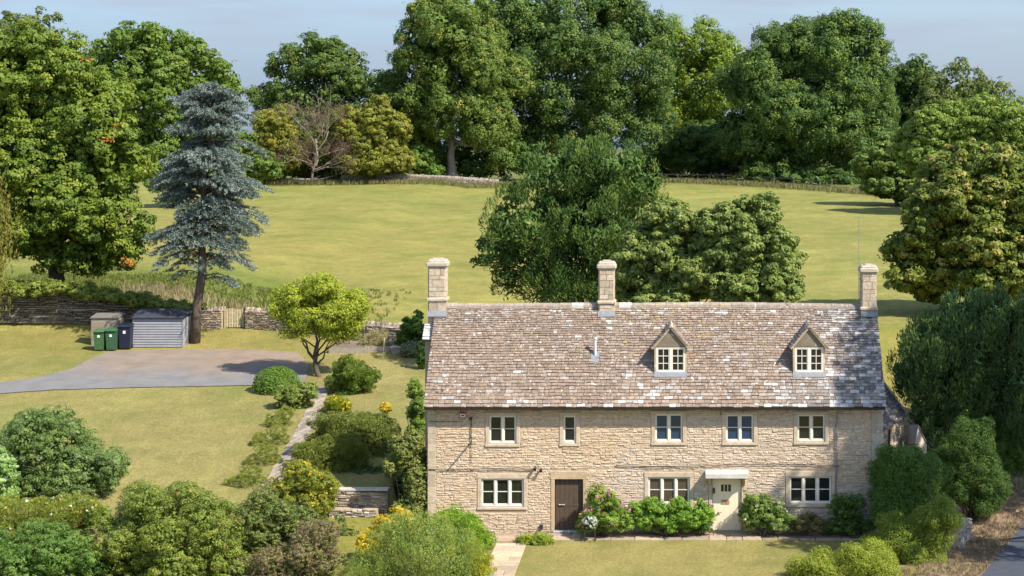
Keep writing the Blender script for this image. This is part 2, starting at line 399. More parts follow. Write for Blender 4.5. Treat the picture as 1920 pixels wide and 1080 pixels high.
def trunk_mesh(base, fork, r0, targets, rng, mat, parent, name='trunk', r1=None, rad=None):
    mb = MB(); base = np.array(base, float); fork = np.array(fork, float)
    r1 = r1 or r0 * 0.62
    pts = bend(base - np.array([0, 0, 0.15]), fork, rng, 5, 0.025); rs = list(np.linspace(r0, r1, 6)); rs[0] = r0 * 1.35
    mb.tube(pts, rs, 9)
    for it, t in enumerate(targets):
        st = pts[rng.integers(3, 6)]
        mid = st + (np.array(t) - st) * 0.5; ra = r1 * rng.uniform(0.5, 0.75)
        p1 = bend(st, t, rng, 4, 0.06); mb.tube(p1, list(np.linspace(ra, ra * 0.25, 5)), 6)
        for _ in range(3):
            s2 = p1[rng.integers(2, 4)]; dd = rng.normal(size=3); dd = dd / np.linalg.norm(dd); e2 = np.array(t) + dd * (rad[it] * 0.6 if rad is not None else 0.5)
            mb.tube(bend(s2, e2, rng, 3, 0.08), list(np.linspace(ra * 0.4, ra * 0.1, 4)), 5)
    return mb.build(name, mat, parent, True)

def tree(name, label, cat, Y, lobes, n, leaf, cols, seed, trunk=None, r0=0.4, k=10, fr=0.42, group=None, bark='bark', kids=(), rd=None, base=None, **kw):
    L = px_lobes(lobes, Y, rd); rng = np.random.default_rng(seed + 1000)
    if base is not None: bx, by = base
    elif trunk: bx, by = (trunk[0] - CX) * Y / FPX, Y
    else: bx, by = float(np.average(L[:, 0], weights=L[:, 3])), float(np.average(L[:, 1], weights=L[:, 3]))
    bz = float(H(bx, by)); o = empty(name, (bx, by, bz)); tag(o, label, cat, group)
    top = L[:, 2].max(); low = (L[:, 2] - L[:, 5]).min()
    fork = trunk[1] if trunk and len(trunk) > 1 else None
    fz = bz + (max(low, bz + 0.5) - bz) * 0.8 + (top - bz) * 0.22
    fk = (bx, by, fz) if fork is None else P(fork[0], fork[1], Y)
    trunk_mesh((bx, by, bz), fk, r0, [q[:3] for q in L], rng, M[bark], o, rad=[q[3:] for q in L])
    LL = sub_lobes(L, k, fr, rng) if k else L
    kw.setdefault('shoots', int(60 + n / 300)); kw.setdefault('slen', float(min(1.7, .28 * L[:, 3:].mean())))
    if Y > 140: n, leaf = int(n * 1.6), leaf * 0.78
    crown('crown', LL, n, leaf, cols, M['leaf'] if kw.get('mat') is None else M[kw['mat']], o, seed, **{a: b for a, b in kw.items() if a != 'mat'})
    return o

def shrub(name, label, cat, Y, lobes, n, leaf, cols, seed, k=8, fr=0.42, rd=None, group=None, flowers=None, mat='leaf', stems=True, stemcol='bark', **kw):
    L = px_lobes(lobes, Y, rd); rng = np.random.default_rng(seed + 500)
    bx, by = float(np.average(L[:, 0], weights=L[:, 3])), float(np.average(L[:, 1], weights=L[:, 3])); bz = float(H(bx, by))
    o = empty(name, (bx, by, bz)); tag(o, label, cat, group)
    LL = sub_lobes(L, k, fr, rng) if k else L
    if Y < 120 and n > 3000: n, leaf = int(n * 1.55), leaf * 0.78
    if k and 'pw' not in kw and 'shoots' not in kw: kw['shoots'], kw['slen'] = (int(30 + n / 220), float(min(.55, .30 * L[:, 3:].mean())) ) if Y < 120 else (60, 1.0)
    crown('foliage', LL, n, leaf, cols, M[mat], o, seed, **kw)
    if stems:
        mb = MB(); rr = min(0.05, 0.05 * L[:, 3].max())
        for q in L:
            for _ in range(3):
                a = np.array([bx + rng.normal() * 0.12, by + rng.normal() * 0.12, 0]); a[2] = float(H(a[0], a[1])) - 0.05
                e = q[:3] + rng.normal(size=3) * q[3:] * 0.3
                mb.tube(bend(a, e, rng, 3, 0.07), list(np.linspace(rr, rr * 0.3, 4)), 5)
        mb.build('stem', M[stemcol], o, True)
    if flowers:
        for (nm, nn, sz, cl) in flowers: blooms(nm, LL, nn, sz, cl, o, seed + 77 + nn)
    return o

# ------------------------------------------------------------------ stone laying
def mixc(a, b, t): return tuple(np.array(a) * (1 - t) + np.array(b) * t)

def rubble(mb, O, u, v, n, W, Hh, rs, excl=(), course=(0.09, 0.16), length=(0.16, 0.46), prot=(0.012, 0.045), colf=None, inside=None, gap=0.012, rough=0.012, wave=1.0, cham=0.022):
    """courses of irregular stones on the plane O + a*u + b*v, standing proud along n"""
    O, u, v, n = (np.array(x, float) for x in (O, u, v, n)); b = 0.0
    while b < Hh - 0.03:
        h = min(rs.uniform(*course), Hh - b)
        if Hh - b - h < 0.05: h = Hh - b
        a = -rs.uniform(0, 0.2); ph = rs.uniform(0, 6); lv = 0.0
        while a < W:
            w = rs.uniform(*length); hh = h; lv = 0.6 * lv + rs.uniform(-0.2, 0.2) * h * wave
            a0, a1, b0, b1 = max(a, 0) + gap / 2, min(a + w, W) - gap / 2, max(0, b + gap / 2 + lv), min(b + hh - gap / 2 + lv, Hh + 0.01)
            a += w
            segs = [(a0, a1)]
            for (e0, e1, f0, f1) in excl:
                if f1 > b0 + 0.004 and f0 < b1 - 0.004:
                    nsg = []
                    for (s0, s1) in segs:
                        if e1 <= s0 or e0 >= s1: nsg.append((s0, s1))
                        else:
                            if e0 - s0 > 0.02: nsg.append((s0, e0 - 0.004))
                            if s1 - e1 > 0.02: nsg.append((e1 + 0.004, s1))
                    segs = nsg
            for (s0, s1) in segs:
                if s1 - s0 < 0.03: continue
                cu, cv = (s0 + s1) / 2, (b0 + b1) / 2
                if inside and not inside(cu, cv): continue
                p = rs.uniform(*prot); c = colf(cu, cv) if colf else (0.4, 0.3, 0.2)
                ins = min(cham, (s1 - s0) * 0.22, (b1 - b0) * 0.25)
                J = lambda s=rough: rs.uniform(-s, s)
                bk = [(s0, b0), (s1, b0), (s1, b1), (s0, b1)]
                fr = [(s0 + ins + J(), b0 + ins + J()), (s1 - ins + J(), b0 + ins + J()), (s1 - ins + J(), b1 - ins + J()), (s0 + ins + J(), b1 - ins + J())]
                vs = [O + u * x + v * y for x, y in bk] + [O + u * x + v * y + n * (p + J(0.010 if wave else 0.002)) for x, y in fr]
                mb.add(vs, [(4, 5, 6, 7), (0, 1, 5, 4), (1, 2, 6, 5), (2, 3, 7, 6), (3, 0, 4, 7)], c)
        b += h

def dry_wall(name, label, pts, hts, thick, seed, pal, cope=True):
    """dry stone wall along ground points; top heights hts above the ground at each point"""
    rs = random.Random(seed); root = empty(name, (float(pts[0][0]), float(pts[0][1]), float(H(pts[0][0], pts[0][1])))); tag(root, label, 'wall')
    core, st, cp = MB(), MB(), MB()
    for i in range(len(pts) - 1):
        A, B = np.array(pts[i][:2], float), np.array(pts[i + 1][:2], float); L = np.linalg.norm(B - A); t = (B - A) / L; nr = np.array([t[1], -t[0]])
        za, zb = float(H(*A)) - 0.05, float(H(*B)) - 0.05; ha, hb = hts[i] + 0.05, hts[i + 1] + 0.05
        for a_, s in ((nr, 1), (-nr, -1)):
            pass
        k = thick / 2
        q = lambda p, z, o: (p[0] + nr[0] * o, p[1] + nr[1] * o, z)
        core.hexa([q(A, za, k), q(B, zb, k), q(B, zb, -k), q(A, za, -k), q(A, za + ha, k), q(B, zb + hb, k), q(B, zb + hb, -k), q(A, za + ha, -k)])
        f = lambda u_, v_: v_ < (ha + (hb - ha) * u_ / L)
        for sgn in (1, -1):
            O = np.array([A[0] + nr[0] * k * sgn, A[1] + nr[1] * k * sgn, za]); u = np.array([t[0], t[1], (zb - za) / L])
            rubble(st, O, u, (0, 0, 1), (nr[0] * sgn, nr[1] * sgn, 0), L, max(ha, hb), rs, course=(0.06, 0.13), length=(0.14, 0.42), prot=(0.02, 0.08),
                   colf=lambda a, b: tuple(np.array(rs.choice(pal)) * rs.uniform(0.65, 1.25)), inside=f, gap=0.02, rough=0.02)
        if cope:
            a = 0.0
            while a < L:
                w = rs.uniform(0.05, 0.13); h = rs.uniform(0.12, 0.24); tt = a / L; z = za + (zb - za) * tt + ha + (hb - ha) * tt - 0.02
                p = A + t * (a + w / 2); ln = rs.uniform(-0.03, 0.03); c = tuple(np.array(rs.choice(pal)) * rs.uniform(0.7, 1.3)); kk = k * rs.uniform(0.8, 1.1)
                e = t * (w / 2 - 0.006)
                cp.hexa([(p[0] - e[0] + nr[0] * kk, p[1] - e[1] + nr[1] * kk, z), (p[0] + e[0] + nr[0] * kk, p[1] + e[1] + nr[1] * kk, z), (p[0] + e[0] - nr[0] * kk, p[1] + e[1] - nr[1] * kk, z), (p[0] - e[0] - nr[0] * kk, p[1] - e[1] - nr[1] * kk, z),
                         (p[0] - e[0] * .7 + nr[0] * kk * .7 + ln, p[1] - e[1] + nr[1] * kk * .7, z + h), (p[0] + e[0] * .7 + nr[0] * kk * .7 + ln, p[1] + e[1] + nr[1] * kk * .7, z + h), (p[0] + e[0] * .7 - nr[0] * kk * .7 + ln, p[1] + e[1] - nr[1] * kk * .7, z + h * .9), (p[0] - e[0] * .7 - nr[0] * kk * .7 + ln, p[1] - e[1] - nr[1] * kk * .7, z + h * .9)], c)
                a += w
    b = core.build('core', M['mortar'], root)
    st.build('stonework', M['stone'], root)
    if cope: cp.build('coping', M['stone'], root)
    return root

# ------------------------------------------------------------------ ground, drive, paths, road
def make_ground():
    xs = np.concatenate([np.linspace(-900, -120, 14), np.linspace(-110, -48, 14), np.arange(-46, 24, 0.4), np.linspace(25, 110, 40), np.linspace(130, 900, 14)])
    ys = np.concatenate([np.linspace(-20, 52, 14), np.arange(54, 113, 0.4), np.arange(113.5, 250, 1.5), np.linspace(255, 500, 20), np.linspace(560, 2500, 16)])
    X, Y = np.meshgrid(xs, ys); Z = H(X, Y); ny, nx = X.shape
    V = np.stack([X, Y, Z], -1).reshape(-1, 3)
    i = np.arange(ny - 1)[:, None] * nx + np.arange(nx - 1)[None]; Fq = np.stack([i, i + 1, i + nx + 1, i + nx], -1).reshape(-1, 4)
    x, y = V[:, 0], V[:, 1]
    c = np.tile(np.array([0.235, 0.20, 0.048]), (len(V), 1))
    def blend(w, colr):
        nonlocal c
        c = c * (1 - w[:, None]) + np.array(colr) * w[:, None]
    blend(sst(101, 104, y), (0.238, 0.212, 0.058))                                            # field
    blend(sst(150, 215, y) * 0.7, (0.205, 0.205, 0.055))
    blend(sst(-10, 20, x) * sst(103, 110, y) * 0.6, (0.225, 0.215, 0.065))
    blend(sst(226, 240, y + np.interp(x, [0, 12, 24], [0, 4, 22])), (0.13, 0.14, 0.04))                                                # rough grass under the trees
    blend(sst(104, 101, y) * sst(-9.5, -12, x), (0.245, 0.212, 0.074))                             # left lawn
    blend(sst(94, 98, y) * sst(103, 101, y) * sst(-10, -12, x) * 0.6, (0.23, 0.19, 0.05))
    blend(sst(102, 103.5, y) * sst(135, 118, y) * sst(-22, -28, x), (0.12, 0.15, 0.03))           # green bank
    blend(sst(69.6, 69.2, y) * sst(-9, -8, x) * sst(8, 7.6, x), (0.24, 0.205, 0.068))                # front lawn
    blend(sst(71.6, 71.0, y) * sst(-16.0, -15.0, x) * sst(-9.5, -10, x), (0.20, 0.185, 0.042))
    blend(sst(7.8, 8.6, x) * sst(88, 82, y), (0.26, 0.18, 0.115))                                   # dry verge
    blend(sst(-10.6, -10.2, x) * sst(-8.6, -9.4, x) * sst(74.5, 75.5, y) * sst(90, 84, y), (0.30, 0.20, 0.11))
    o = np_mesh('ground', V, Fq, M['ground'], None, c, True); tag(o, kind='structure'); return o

def resample(pts, n):
    pts = np.array(pts, float); s = np.r_[0, np.cumsum(np.linalg.norm(np.diff(pts, axis=0), axis=1))]; q = np.linspace(0, s[-1], n)
    return np.stack([np.interp(q, s, pts[:, k]) for k in range(pts.shape[1])], 1)

def strip(name, ea, eb, n, m, lift, mat, colf=None, seed=0, wob=0.0):
    """sheet between two edge lines given as ground points"""
    A, B = resample([p[:2] for p in ea], n), resample([p[:2] for p in eb], n); rng = np.random.default_rng(seed)
    if wob:
        A += rng.normal(size=A.shape) * wob; B += rng.normal(size=B.shape) * wob
    t = np.linspace(0, 1, m)[None, :, None]; XY = A[:, None] * (1 - t) + B[:, None] * t
    Z = H(XY[..., 0], XY[..., 1]) + lift; V = np.concatenate([XY, Z[..., None]], -1).reshape(-1, 3)
    i = np.arange(n - 1)[:, None] * m + np.arange(m - 1)[None]; Fq = np.stack([i, i + m, i + m + 1, i + 1], -1).reshape(-1, 4)
    col = colf(V) if colf else None
    o = np_mesh(name, V, Fq, mat, None, col, True); tag(o, kind='structure'); return o

make_ground()
gp = lambda L: [G(a, b) for a, b in L]
rngd = np.random.default_rng(5)
_db = gp([(-160, 752), (0, 739), (100, 732), (250, 728), (400, 725), (500, 723), (572, 717)])
_dt = gp([(-160, 735), (0, 719), (70, 709), (130, 695), (170, 674), (205, 660), (350, 656), (450, 656), (560, 662), (580, 690)])
def drive_col(V):
    far = np.interp(V[:, 0], [-60, -33, -29, -18], [0, 0.15, 0.7, 1.0]) * sst(90.0, 94.5, V[:, 1] + 0.5 * np.sin(V[:, 0] * 1.3) + 0.3 * np.sin(V[:, 0] * 3.1))
    far = np.clip(far * rngd.uniform(0.95, 1.05, len(V)), 0, 1)
    return np.array([0.172, 0.168, 0.163]) * (1 - far[:, None]) + np.array([0.235, 0.175, 0.125]) * far[:, None]
strip('driveway', _db, _dt, 90, 22, 0.035, M['drive'], drive_col, 3, 0.015)

# garden path of flagstones on the left
_pl = gp([(474, 950), (490, 915), (530, 850), (565, 790), (588, 745), (598, 726)]); _pr = gp([(505, 950), (520, 915), (562, 850), (594, 790), (612, 745), (619, 726)])
strip('garden_path', _pl, _pr, 60, 6, 0.03, M['flag'], lambda V: np.array([0.27, 0.225, 0.175]) * rngd.uniform(0.6, 1.35, (len(V), 1)), 4, 0.03)

def paving(name, x0, x1, y0, y1, z, seed, c=(0.36, 0.275, 0.195), size=(0.45, 0.9), th=0.05, skip=None):
    rs = random.Random(seed); mb = MB(); y = y0
    while y < y1 - 0.05:
        h = min(rs.uniform(*size), y1 - y)
        if y1 - y - h < 0.2: h = y1 - y
        x = x0
        while x < x1 - 0.05:
            w = min(rs.uniform(*size) * 1.2, x1 - x)
            if x1 - x - w < 0.2: w = x1 - x
            cc = tuple(np.array(c) * rs.uniform(0.75, 1.2) * np.array([1, rs.uniform(.95, 1.03), rs.uniform(.9, 1.05)]))
            dz = rs.uniform(-0.006, 0.006)
            if not (skip and skip(x + w / 2, y + h / 2)):
                mb.cbox(x + 0.008, x + w - 0.008, y + 0.008, y + h - 0.008, z - 0.12, z + th + dz, 0.015, cc)
            x += w
        y += h
    o = mb.build(name, M['flag']); tag(o, kind='structure'); return o
XS = lambda px, Y=70: (px - CX) * Y / FPX
paving('terrace', XS(925, 69.2), 6.6, 68.75, 69.9, 0.0, 11, (0.33, 0.255, 0.185), skip=lambda x, y: False)
paving('front_path', XS(918, 66), XS(978, 66), 58, 68.2, -0.06, 12, (0.42, 0.33, 0.24), (0.5, 1.0), 0.085)
mbk = MB(); mbk.box(XS(925, 68.6), XS(1035, 68.6), 68.25, 68.74, -0.1, 0.10, (0.36, 0.27, 0.18)); tag(mbk.build('terrace_step', M['flag']), kind='structure')

# lane on the right
_r1 = [np.array(p) for p in ((6.0, 50.0), (9.8, 63.2), (13.3, 73.0), (19.5, 86), (28, 100))]; _r2 = [p + np.array([4.6, -1.7]) for p in _r1]
strip('road', _r1, _r2, 60, 8, 0.02, M['asphalt'], None, 6, 0.05)

# ------------------------------------------------------------------ the stone house
FY = 70.0
hx0, hx1, EZ, RY, RZ = -9.56, 7.50, 5.10, 73.1, 8.33
PITCH = (RZ - EZ) / (RY - FY)
house = empty('stone_house', (0.0, FY, 0.0))
tag(house, 'long honey stone house with mossy stone tiled roof, three chimneys and two dormers', 'house')
zpx = lambda py, Y=FY: ZC - (py - CY) * Y / FPX

WIN = [  # px rect, lights, glass
    (917, 968, 779, 832, 2, 'glass'), (1056, 1080, 779, 831, 1, 'glass'), (1228, 1280, 776, 829, 2, 'blue_reflection'), (1361, 1413, 777, 829, 2, 'blue_reflection'), (1495, 1547, 777, 828, 2, 'green_reflection'),
    (902, 982, 897, 950, 3, 'green_reflection'), (1215, 1293, 894, 946, 3, 'brownglass'), (1480, 1559, 893, 945, 3, 'glass')]
wrect = [(XS(a), XS(b), zpx(d), zpx(c)) for a, b, c, d, _, _ in WIN]
DOORS = [(1040, 1093, 898, 994), (1335, 1390, 898, 991)]
drect = [(XS(a), XS(b), 0.0 + 0.08, zpx(c)) for a, b, c, d in DOORS]

# plain wall body with real openings
def wall_body():
    mb = MB(); ops = wrect + drect
    xs = sorted({hx0, hx1, *[r[0] for r in ops], *[r[1] for r in ops]}); zs = sorted({-0.3, EZ + 0.05, *[r[2] for r in ops], *[r[3] for r in ops]})
    for i in range(len(xs) - 1):
        for j in range(len(zs) - 1):
            xm, zm = (xs[i] + xs[i + 1]) / 2, (zs[j] + zs[j + 1]) / 2
            if any(r[0] < xm < r[1] and r[2] < zm < r[3] for r in ops): continue
            mb.add([(xs[i], FY, zs[j]), (xs[i + 1], FY, zs[j]), (xs[i + 1], FY, zs[j + 1]), (xs[i], FY, zs[j + 1])], [(0, 1, 2, 3)])
    for (a, b, c, d) in ops:
        y1 = FY + 0.30
        mb.add([(a, FY, c), (b, FY, c), (b, FY, d), (a, FY, d), (a, y1, c), (b, y1, c), (b, y1, d), (a, y1, d)], [(0, 4, 5, 1), (1, 5, 6, 2), (2, 6, 7, 3), (3, 7, 4, 0), (4, 7, 6, 5)])
    by = 2 * RY - FY
    for x in (hx0, hx1):
        mb.add([(x, FY, -0.3), (x, by, -0.3), (x, by, EZ), (x, RY, RZ - 0.1), (x, FY, EZ)], [(0, 1, 2, 3, 4)])
    mb.add([(hx0, by, -0.3), (hx1, by, -0.3), (hx1, by, EZ), (hx0, by, EZ)], [(0, 1, 2, 3)])
    return mb.build('wall', M['mortar'], house)
wall = wall_body()

rsW = random.Random(21)
PALH = [(0.52, 0.395, 0.255), (0.50, 0.375, 0.235), (0.55, 0.43, 0.29), (0.47, 0.36, 0.24), (0.51, 0.405, 0.275), (0.46, 0.335, 0.20)]
PALG = [(0.47, 0.385, 0.285), (0.43, 0.355, 0.26), (0.50, 0.42, 0.325), (0.40, 0.33, 0.245), (0.51, 0.42, 0.315)]
nW = np.random.default_rng(3).normal(size=(40, 3))
def patch(u, v, s=1.0, k=0):
    t = 0
    for i in range(8): t += math.sin(nW[i + k][0] * u * s + nW[i + k][1] * v * s * 1.6 + nW[i + k][2] * 9)
    return t / 8
def house_col(u, v):
    g = min(1, max(0, (u - 6.6) / 1.6 + patch(u, v) * 0.8)); c = mixc(rsW.choice(PALH), rsW.choice(PALG), g)
    w = max(0, 1 - abs(u - 7.6 - 0.5 * patch(u, v, 1, 8)) / 1.1) * max(0, min(1, (3.4 - v) / 1.2)) * 0.9 + max(0, patch(u, v, 1.7, 16) - 0.28) * 1.2 * (u > 6)
    if rsW.random() < 0.85: c = mixc(c, (0.52, 0.48, 0.44), min(0.75, w * 0.8))
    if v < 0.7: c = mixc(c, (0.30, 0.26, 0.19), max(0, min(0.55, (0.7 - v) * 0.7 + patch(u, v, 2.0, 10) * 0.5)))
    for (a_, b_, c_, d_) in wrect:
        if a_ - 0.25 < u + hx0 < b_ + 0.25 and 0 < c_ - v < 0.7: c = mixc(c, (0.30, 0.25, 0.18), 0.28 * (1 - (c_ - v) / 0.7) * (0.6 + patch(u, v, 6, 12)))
    if patch(u, v, 1.2, 24) > 0.3: c = mixc(c, (0.48, 0.29, 0.12), 0.25)
    return tuple(np.array(mixc(c, (0.51, 0.395, 0.295), 0.5)) * rsW.uniform(0.90, 1.10))
exW = []
for (a, b, c, d) in wrect: exW.append((a - 0.16 - hx0, b + 0.16 - hx0, c - 0.15, d + (0.20 if c < 2.3 else 0.14)))
exW.append((drect[0][0] - 0.15 - hx0, drect[0][1] + 0.15 - hx0, 0, drect[0][3] + 0.30))
exW.append((drect[1][0] - 0.14 - hx0, drect[1][1] + 0.20 - hx0, 0, drect[1][3] + 0.10))
sw = MB()
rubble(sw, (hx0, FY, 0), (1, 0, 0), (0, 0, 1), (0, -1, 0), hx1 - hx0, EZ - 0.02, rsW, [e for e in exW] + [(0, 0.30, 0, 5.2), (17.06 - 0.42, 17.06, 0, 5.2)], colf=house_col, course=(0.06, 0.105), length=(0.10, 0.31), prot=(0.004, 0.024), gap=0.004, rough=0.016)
for (x, s) in ((hx0, -1), (hx1, 1)):
    gi = lambda a, b: b < EZ + (min(a, 6.2 - a)) * PITCH - 0.12
    rubble(sw, (x, FY if s > 0 else FY + 6.2, 0), (0, s, 0), (0, 0, 1), (s, 0, 0), 6.2, RZ, rsW, colf=lambda u, v: house_col(16 if s > 0 else 2, v), inside=gi)
sw.build('stonework', M['stone'], wall)

# corner stones and dressings
rq = random.Random(5)
for (x, wdt) in ((hx0, 0.30), (hx1 - 0.42, 0.42)):
    z = 0.0; q = MB()
    while z < EZ - 0.05:
        h = min(rq.uniform(0.24, 0.42), EZ - z); c = np.array((0.46, 0.37, 0.26) if x < 0 else (0.42, 0.365, 0.29)) * rq.uniform(0.85, 1.12)
        q.cbox(x + (0 if x < 0 else 0.004), x + wdt - 0.004, FY - 0.03, FY + 0.02, z + 0.004, z + h - 0.004, 0.008, tuple(c)); z += h
    q.build('quoins', M['dresst'], wall)

def window(rect, lights, glass, ground_floor):
    a, b, c, d = rect; y0 = FY - 0.028
    st = MB(); cs = (0.475, 0.375, 0.275)
    jw = 0.14; lh = 0.18 if ground_floor else 0.12
    st.cbox(a - jw - 0.01, b + jw + 0.01, y0 - 0.006, FY + 0.12, d, d + lh, 0.012, cs)                   # lintel
    st.cbox(a - jw, a, y0, FY + 0.12, c, d - 0.002, 0.012, cs); st.cbox(b, b + jw, y0, FY + 0.12, c, d - 0.002, 0.012, cs)
    w = st.build('window', M['dresst'], house)
    sl = MB(); sl.prism([(FY - 0.05, c - 0.10), (FY - 0.05, c - 0.02), (FY + 0.10, c + 0.01), (FY + 0.10, c - 0.10)], 0, a - jw, b + jw, (0.49, 0.40, 0.29))
    sl.build('sill', M['dresst'], w)
    fr, pn = MB(), MB(); mw = 0.085; fw = 0.04
    tot = b - a; lw = (tot - 2 * fw - (lights - 1) * mw) / lights
    yf0, yf1 = FY + 0.035, FY + 0.10
    fr.cbox(a, a + fw, yf0, yf1, c + 0.012, d, 0.006); fr.cbox(b - fw, b, yf0, yf1, c + 0.012, d, 0.006)
    fr.cbox(a + fw, b - fw, yf0, yf1, d - fw, d - 0.001, 0.006); fr.cbox(a + fw, b - fw, yf0 - 0.015, yf1, c + 0.010, c + 0.012 + fw * 1.4, 0.006)
    for k in range(lights):
        x0 = a + fw + k * (lw + mw); x1 = x0 + lw
        if k: fr.cbox(x0 - mw, x0, yf0 - 0.025, yf1, c + 0.068, d - fw - 0.002, 0.01)
        s = 0.032; ys0, ys1 = yf0 + 0.014, yf1 - 0.012; z0, z1 = c + 0.012 + fw * 1.4, d - fw
        fr.box(x0 + 0.001, x0 + s, ys0, ys1, z0, z1 - 0.001); fr.box(x1 - s, x1 - 0.001, ys0, ys1, z0, z1 - 0.001)
        fr.box(x0 + s, x1 - s, ys0, ys1, z0 + 0.001, z0 + s * 1.2); fr.box(x0 + s, x1 - s, ys0, ys1, z1 - s, z1 - 0.001)
        zm = (z0 + z1) / 2 + 0.01; fr.box(x0 + s, x1 - s, ys0 + 0.006, ys1 - 0.004, zm - 0.014, zm + 0.014)
        yp = yf0 + 0.045
        for (p0, p1) in ((z0, zm), (zm, z1)):
            r = rq.uniform(-0.004, 0.004); r2 = rq.uniform(-0.004, 0.004)
            pn.add([(x0 + s * .5, yp + r, p0), (x1 - s * .5, yp + r2, p0), (x1 - s * .5, yp - r, p1), (x0 + s * .5, yp - r2, p1)], [(0, 1, 2, 3)])
    fr.build('frame', M['frame'], w); pn.build('pane', M[glass], w)
    return w
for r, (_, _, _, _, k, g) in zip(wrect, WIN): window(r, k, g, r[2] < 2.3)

# left door: brown planked, stone jambs and deep lintel
a, b, c, d = drect[0]
dl = MB(); n = 6; w_ = (b - a - 0.02) / n
for i in range(n): dl.cbox(a + 0.01 + i * w_ + 0.003, a + 0.01 + (i + 1) * w_ - 0.003, FY + 0.10, FY + 0.15, c + 0.03, d - 0.02, 0.006)
dl.box(a + 0.01, b - 0.01, FY + 0.092, FY + 0.098, c + 0.92, c + 1.02); door = dl.build('door', M['brown'], house)
hb = MB(); hb.tube([(a + 0.16, FY + 0.06, c + 0.98), (a + 0.36, FY + 0.06, c + 0.98)], 0.013, 6); hb.box(a + 0.15, a + 0.18, FY + 0.06, FY + 0.095, c + 0.96, c + 1.0); hb.box(a + 0.34, a + 0.37, FY + 0.06, FY + 0.095, c + 0.96, c + 1.0)
hb.build('handle', M['steel'], door)
ds = MB(); cs = (0.43, 0.32, 0.20)
ds.cbox(a - 0.17, b + 0.17, FY - 0.035, FY + 0.13, d, d + 0.30, 0.015, cs); ds.cbox(a - 0.14, a, FY - 0.03, FY + 0.13, 0.06, d - 0.002, 0.012, cs); ds.cbox(b, b + 0.14, FY - 0.03, FY + 0.13, 0.06, d - 0.002, 0.012, cs)
ds.build('surround', M['dresst'], door)
ts = MB(); ts.cbox(a - 0.05, b + 0.05, FY - 0.16, FY + 0.2, 0.06, 0.112, 0.012, (0.40, 0.38, 0.36)); ts.build('threshold', M['dresst'], door)

# right door: cream, three little lights, flat stone hood on brackets
a, b, c, d = drect[1]
dl = MB(); n = 5; w_ = (b - a - 0.02) / n
zt0, zt1 = zpx(922), zpx(909)
dl.cbox(a + 0.01, b - 0.01, FY + 0.06, FY + 0.11, c + 0.02, d - 0.01, 0.006)
for i in range(1, n): dl.box(a + 0.01 + i * w_ - 0.004, a + 0.01 + i * w_ + 0.004, FY + 0.0565, FY + 0.0595, c + 0.05, zt0 - 0.06)
door2 = dl.build('door', M['cream'], house); tag(door2, 'cream door with three small lights under the stone hood')
lt = MB()
for i in range(3): x = XS(1352) + i * 0.135; lt.box(x, x + 0.10, FY + 0.050, FY + 0.0585, zt0, zt1)
lt.build('pane', M['glass'], door2)
mbx = MB(); mbx.cbox(XS(1353), XS(1368), FY + 0.035, FY + 0.0585, zpx(945), zpx(937.5), 0.004, (0.42, 0.24, 0.13)); mbx.build('letter_plate', M['wood'], door2)
kb = MB(); kb.tube([(XS(1347), FY + 0.06, zpx(962)), (XS(1347), FY + 0.0, zpx(962))], [0.02, 0.035], 8); kb.tube([(XS(1348), FY + 0.01, zpx(962)), (XS(1353), FY + 0.01, zpx(961))], 0.012, 6); kb.build('handle', M['iron'], door2)
ds = MB(); cs = (0.47, 0.375, 0.25)
ds.cbox(a - 0.13, a, FY - 0.03, FY + 0.13, 0.06, d, 0.012, cs); ds.cbox(b, b + 0.05, FY - 0.03, FY + 0.13, 0.06, d, 0.012, cs)
ds.cbox(a - 0.13, b + 0.05, FY - 0.028, FY + 0.13, d + 0.001, d + 0.05, 0.01, cs)
ds.build('surround', M['dresst'], door2)
ds = MB(); ds.cbox(b + 0.052, b + 0.20, FY - 0.035, FY + 0.02, d - 0.42, d - 0.05, 0.015, cs); ds.build('jamb_stone', M['dresst'], door2)
hd = MB(); hxa, hxb = XS(1323, 69.5), XS(1403, 69.5)
hd.prism([(FY - 0.52, zpx(897, 69.5)), (FY - 0.52, zpx(889, 69.5)), (FY + 0.05, zpx(889, 69.5) + 0.075), (FY + 0.05, zpx(897, 69.5) - 0.02)], 0, hxa, hxb, (0.50, 0.47, 0.42))
hood = hd.build('door_hood', M['dresst'], house)
for x in (hxa + 0.10, hxb - 0.20):
    br = MB(); br.prism([(FY - 0.38, zpx(897, 69.5) - 0.012), (FY - 0.0, zpx(897, 69.5) - 0.022), (FY, zpx(897) - 0.28), (FY - 0.08, zpx(897) - 0.24)], 0, x, x + 0.09, (0.46, 0.37, 0.25)); br.build('bracket', M['dresst'], hood)
pb = MB(); pb.box(XS(1337), XS(1340.5), FY - 0.02, FY + 0.045, zpx(925), zpx(915)); pb.build('bell_box', M['iron'], door2)

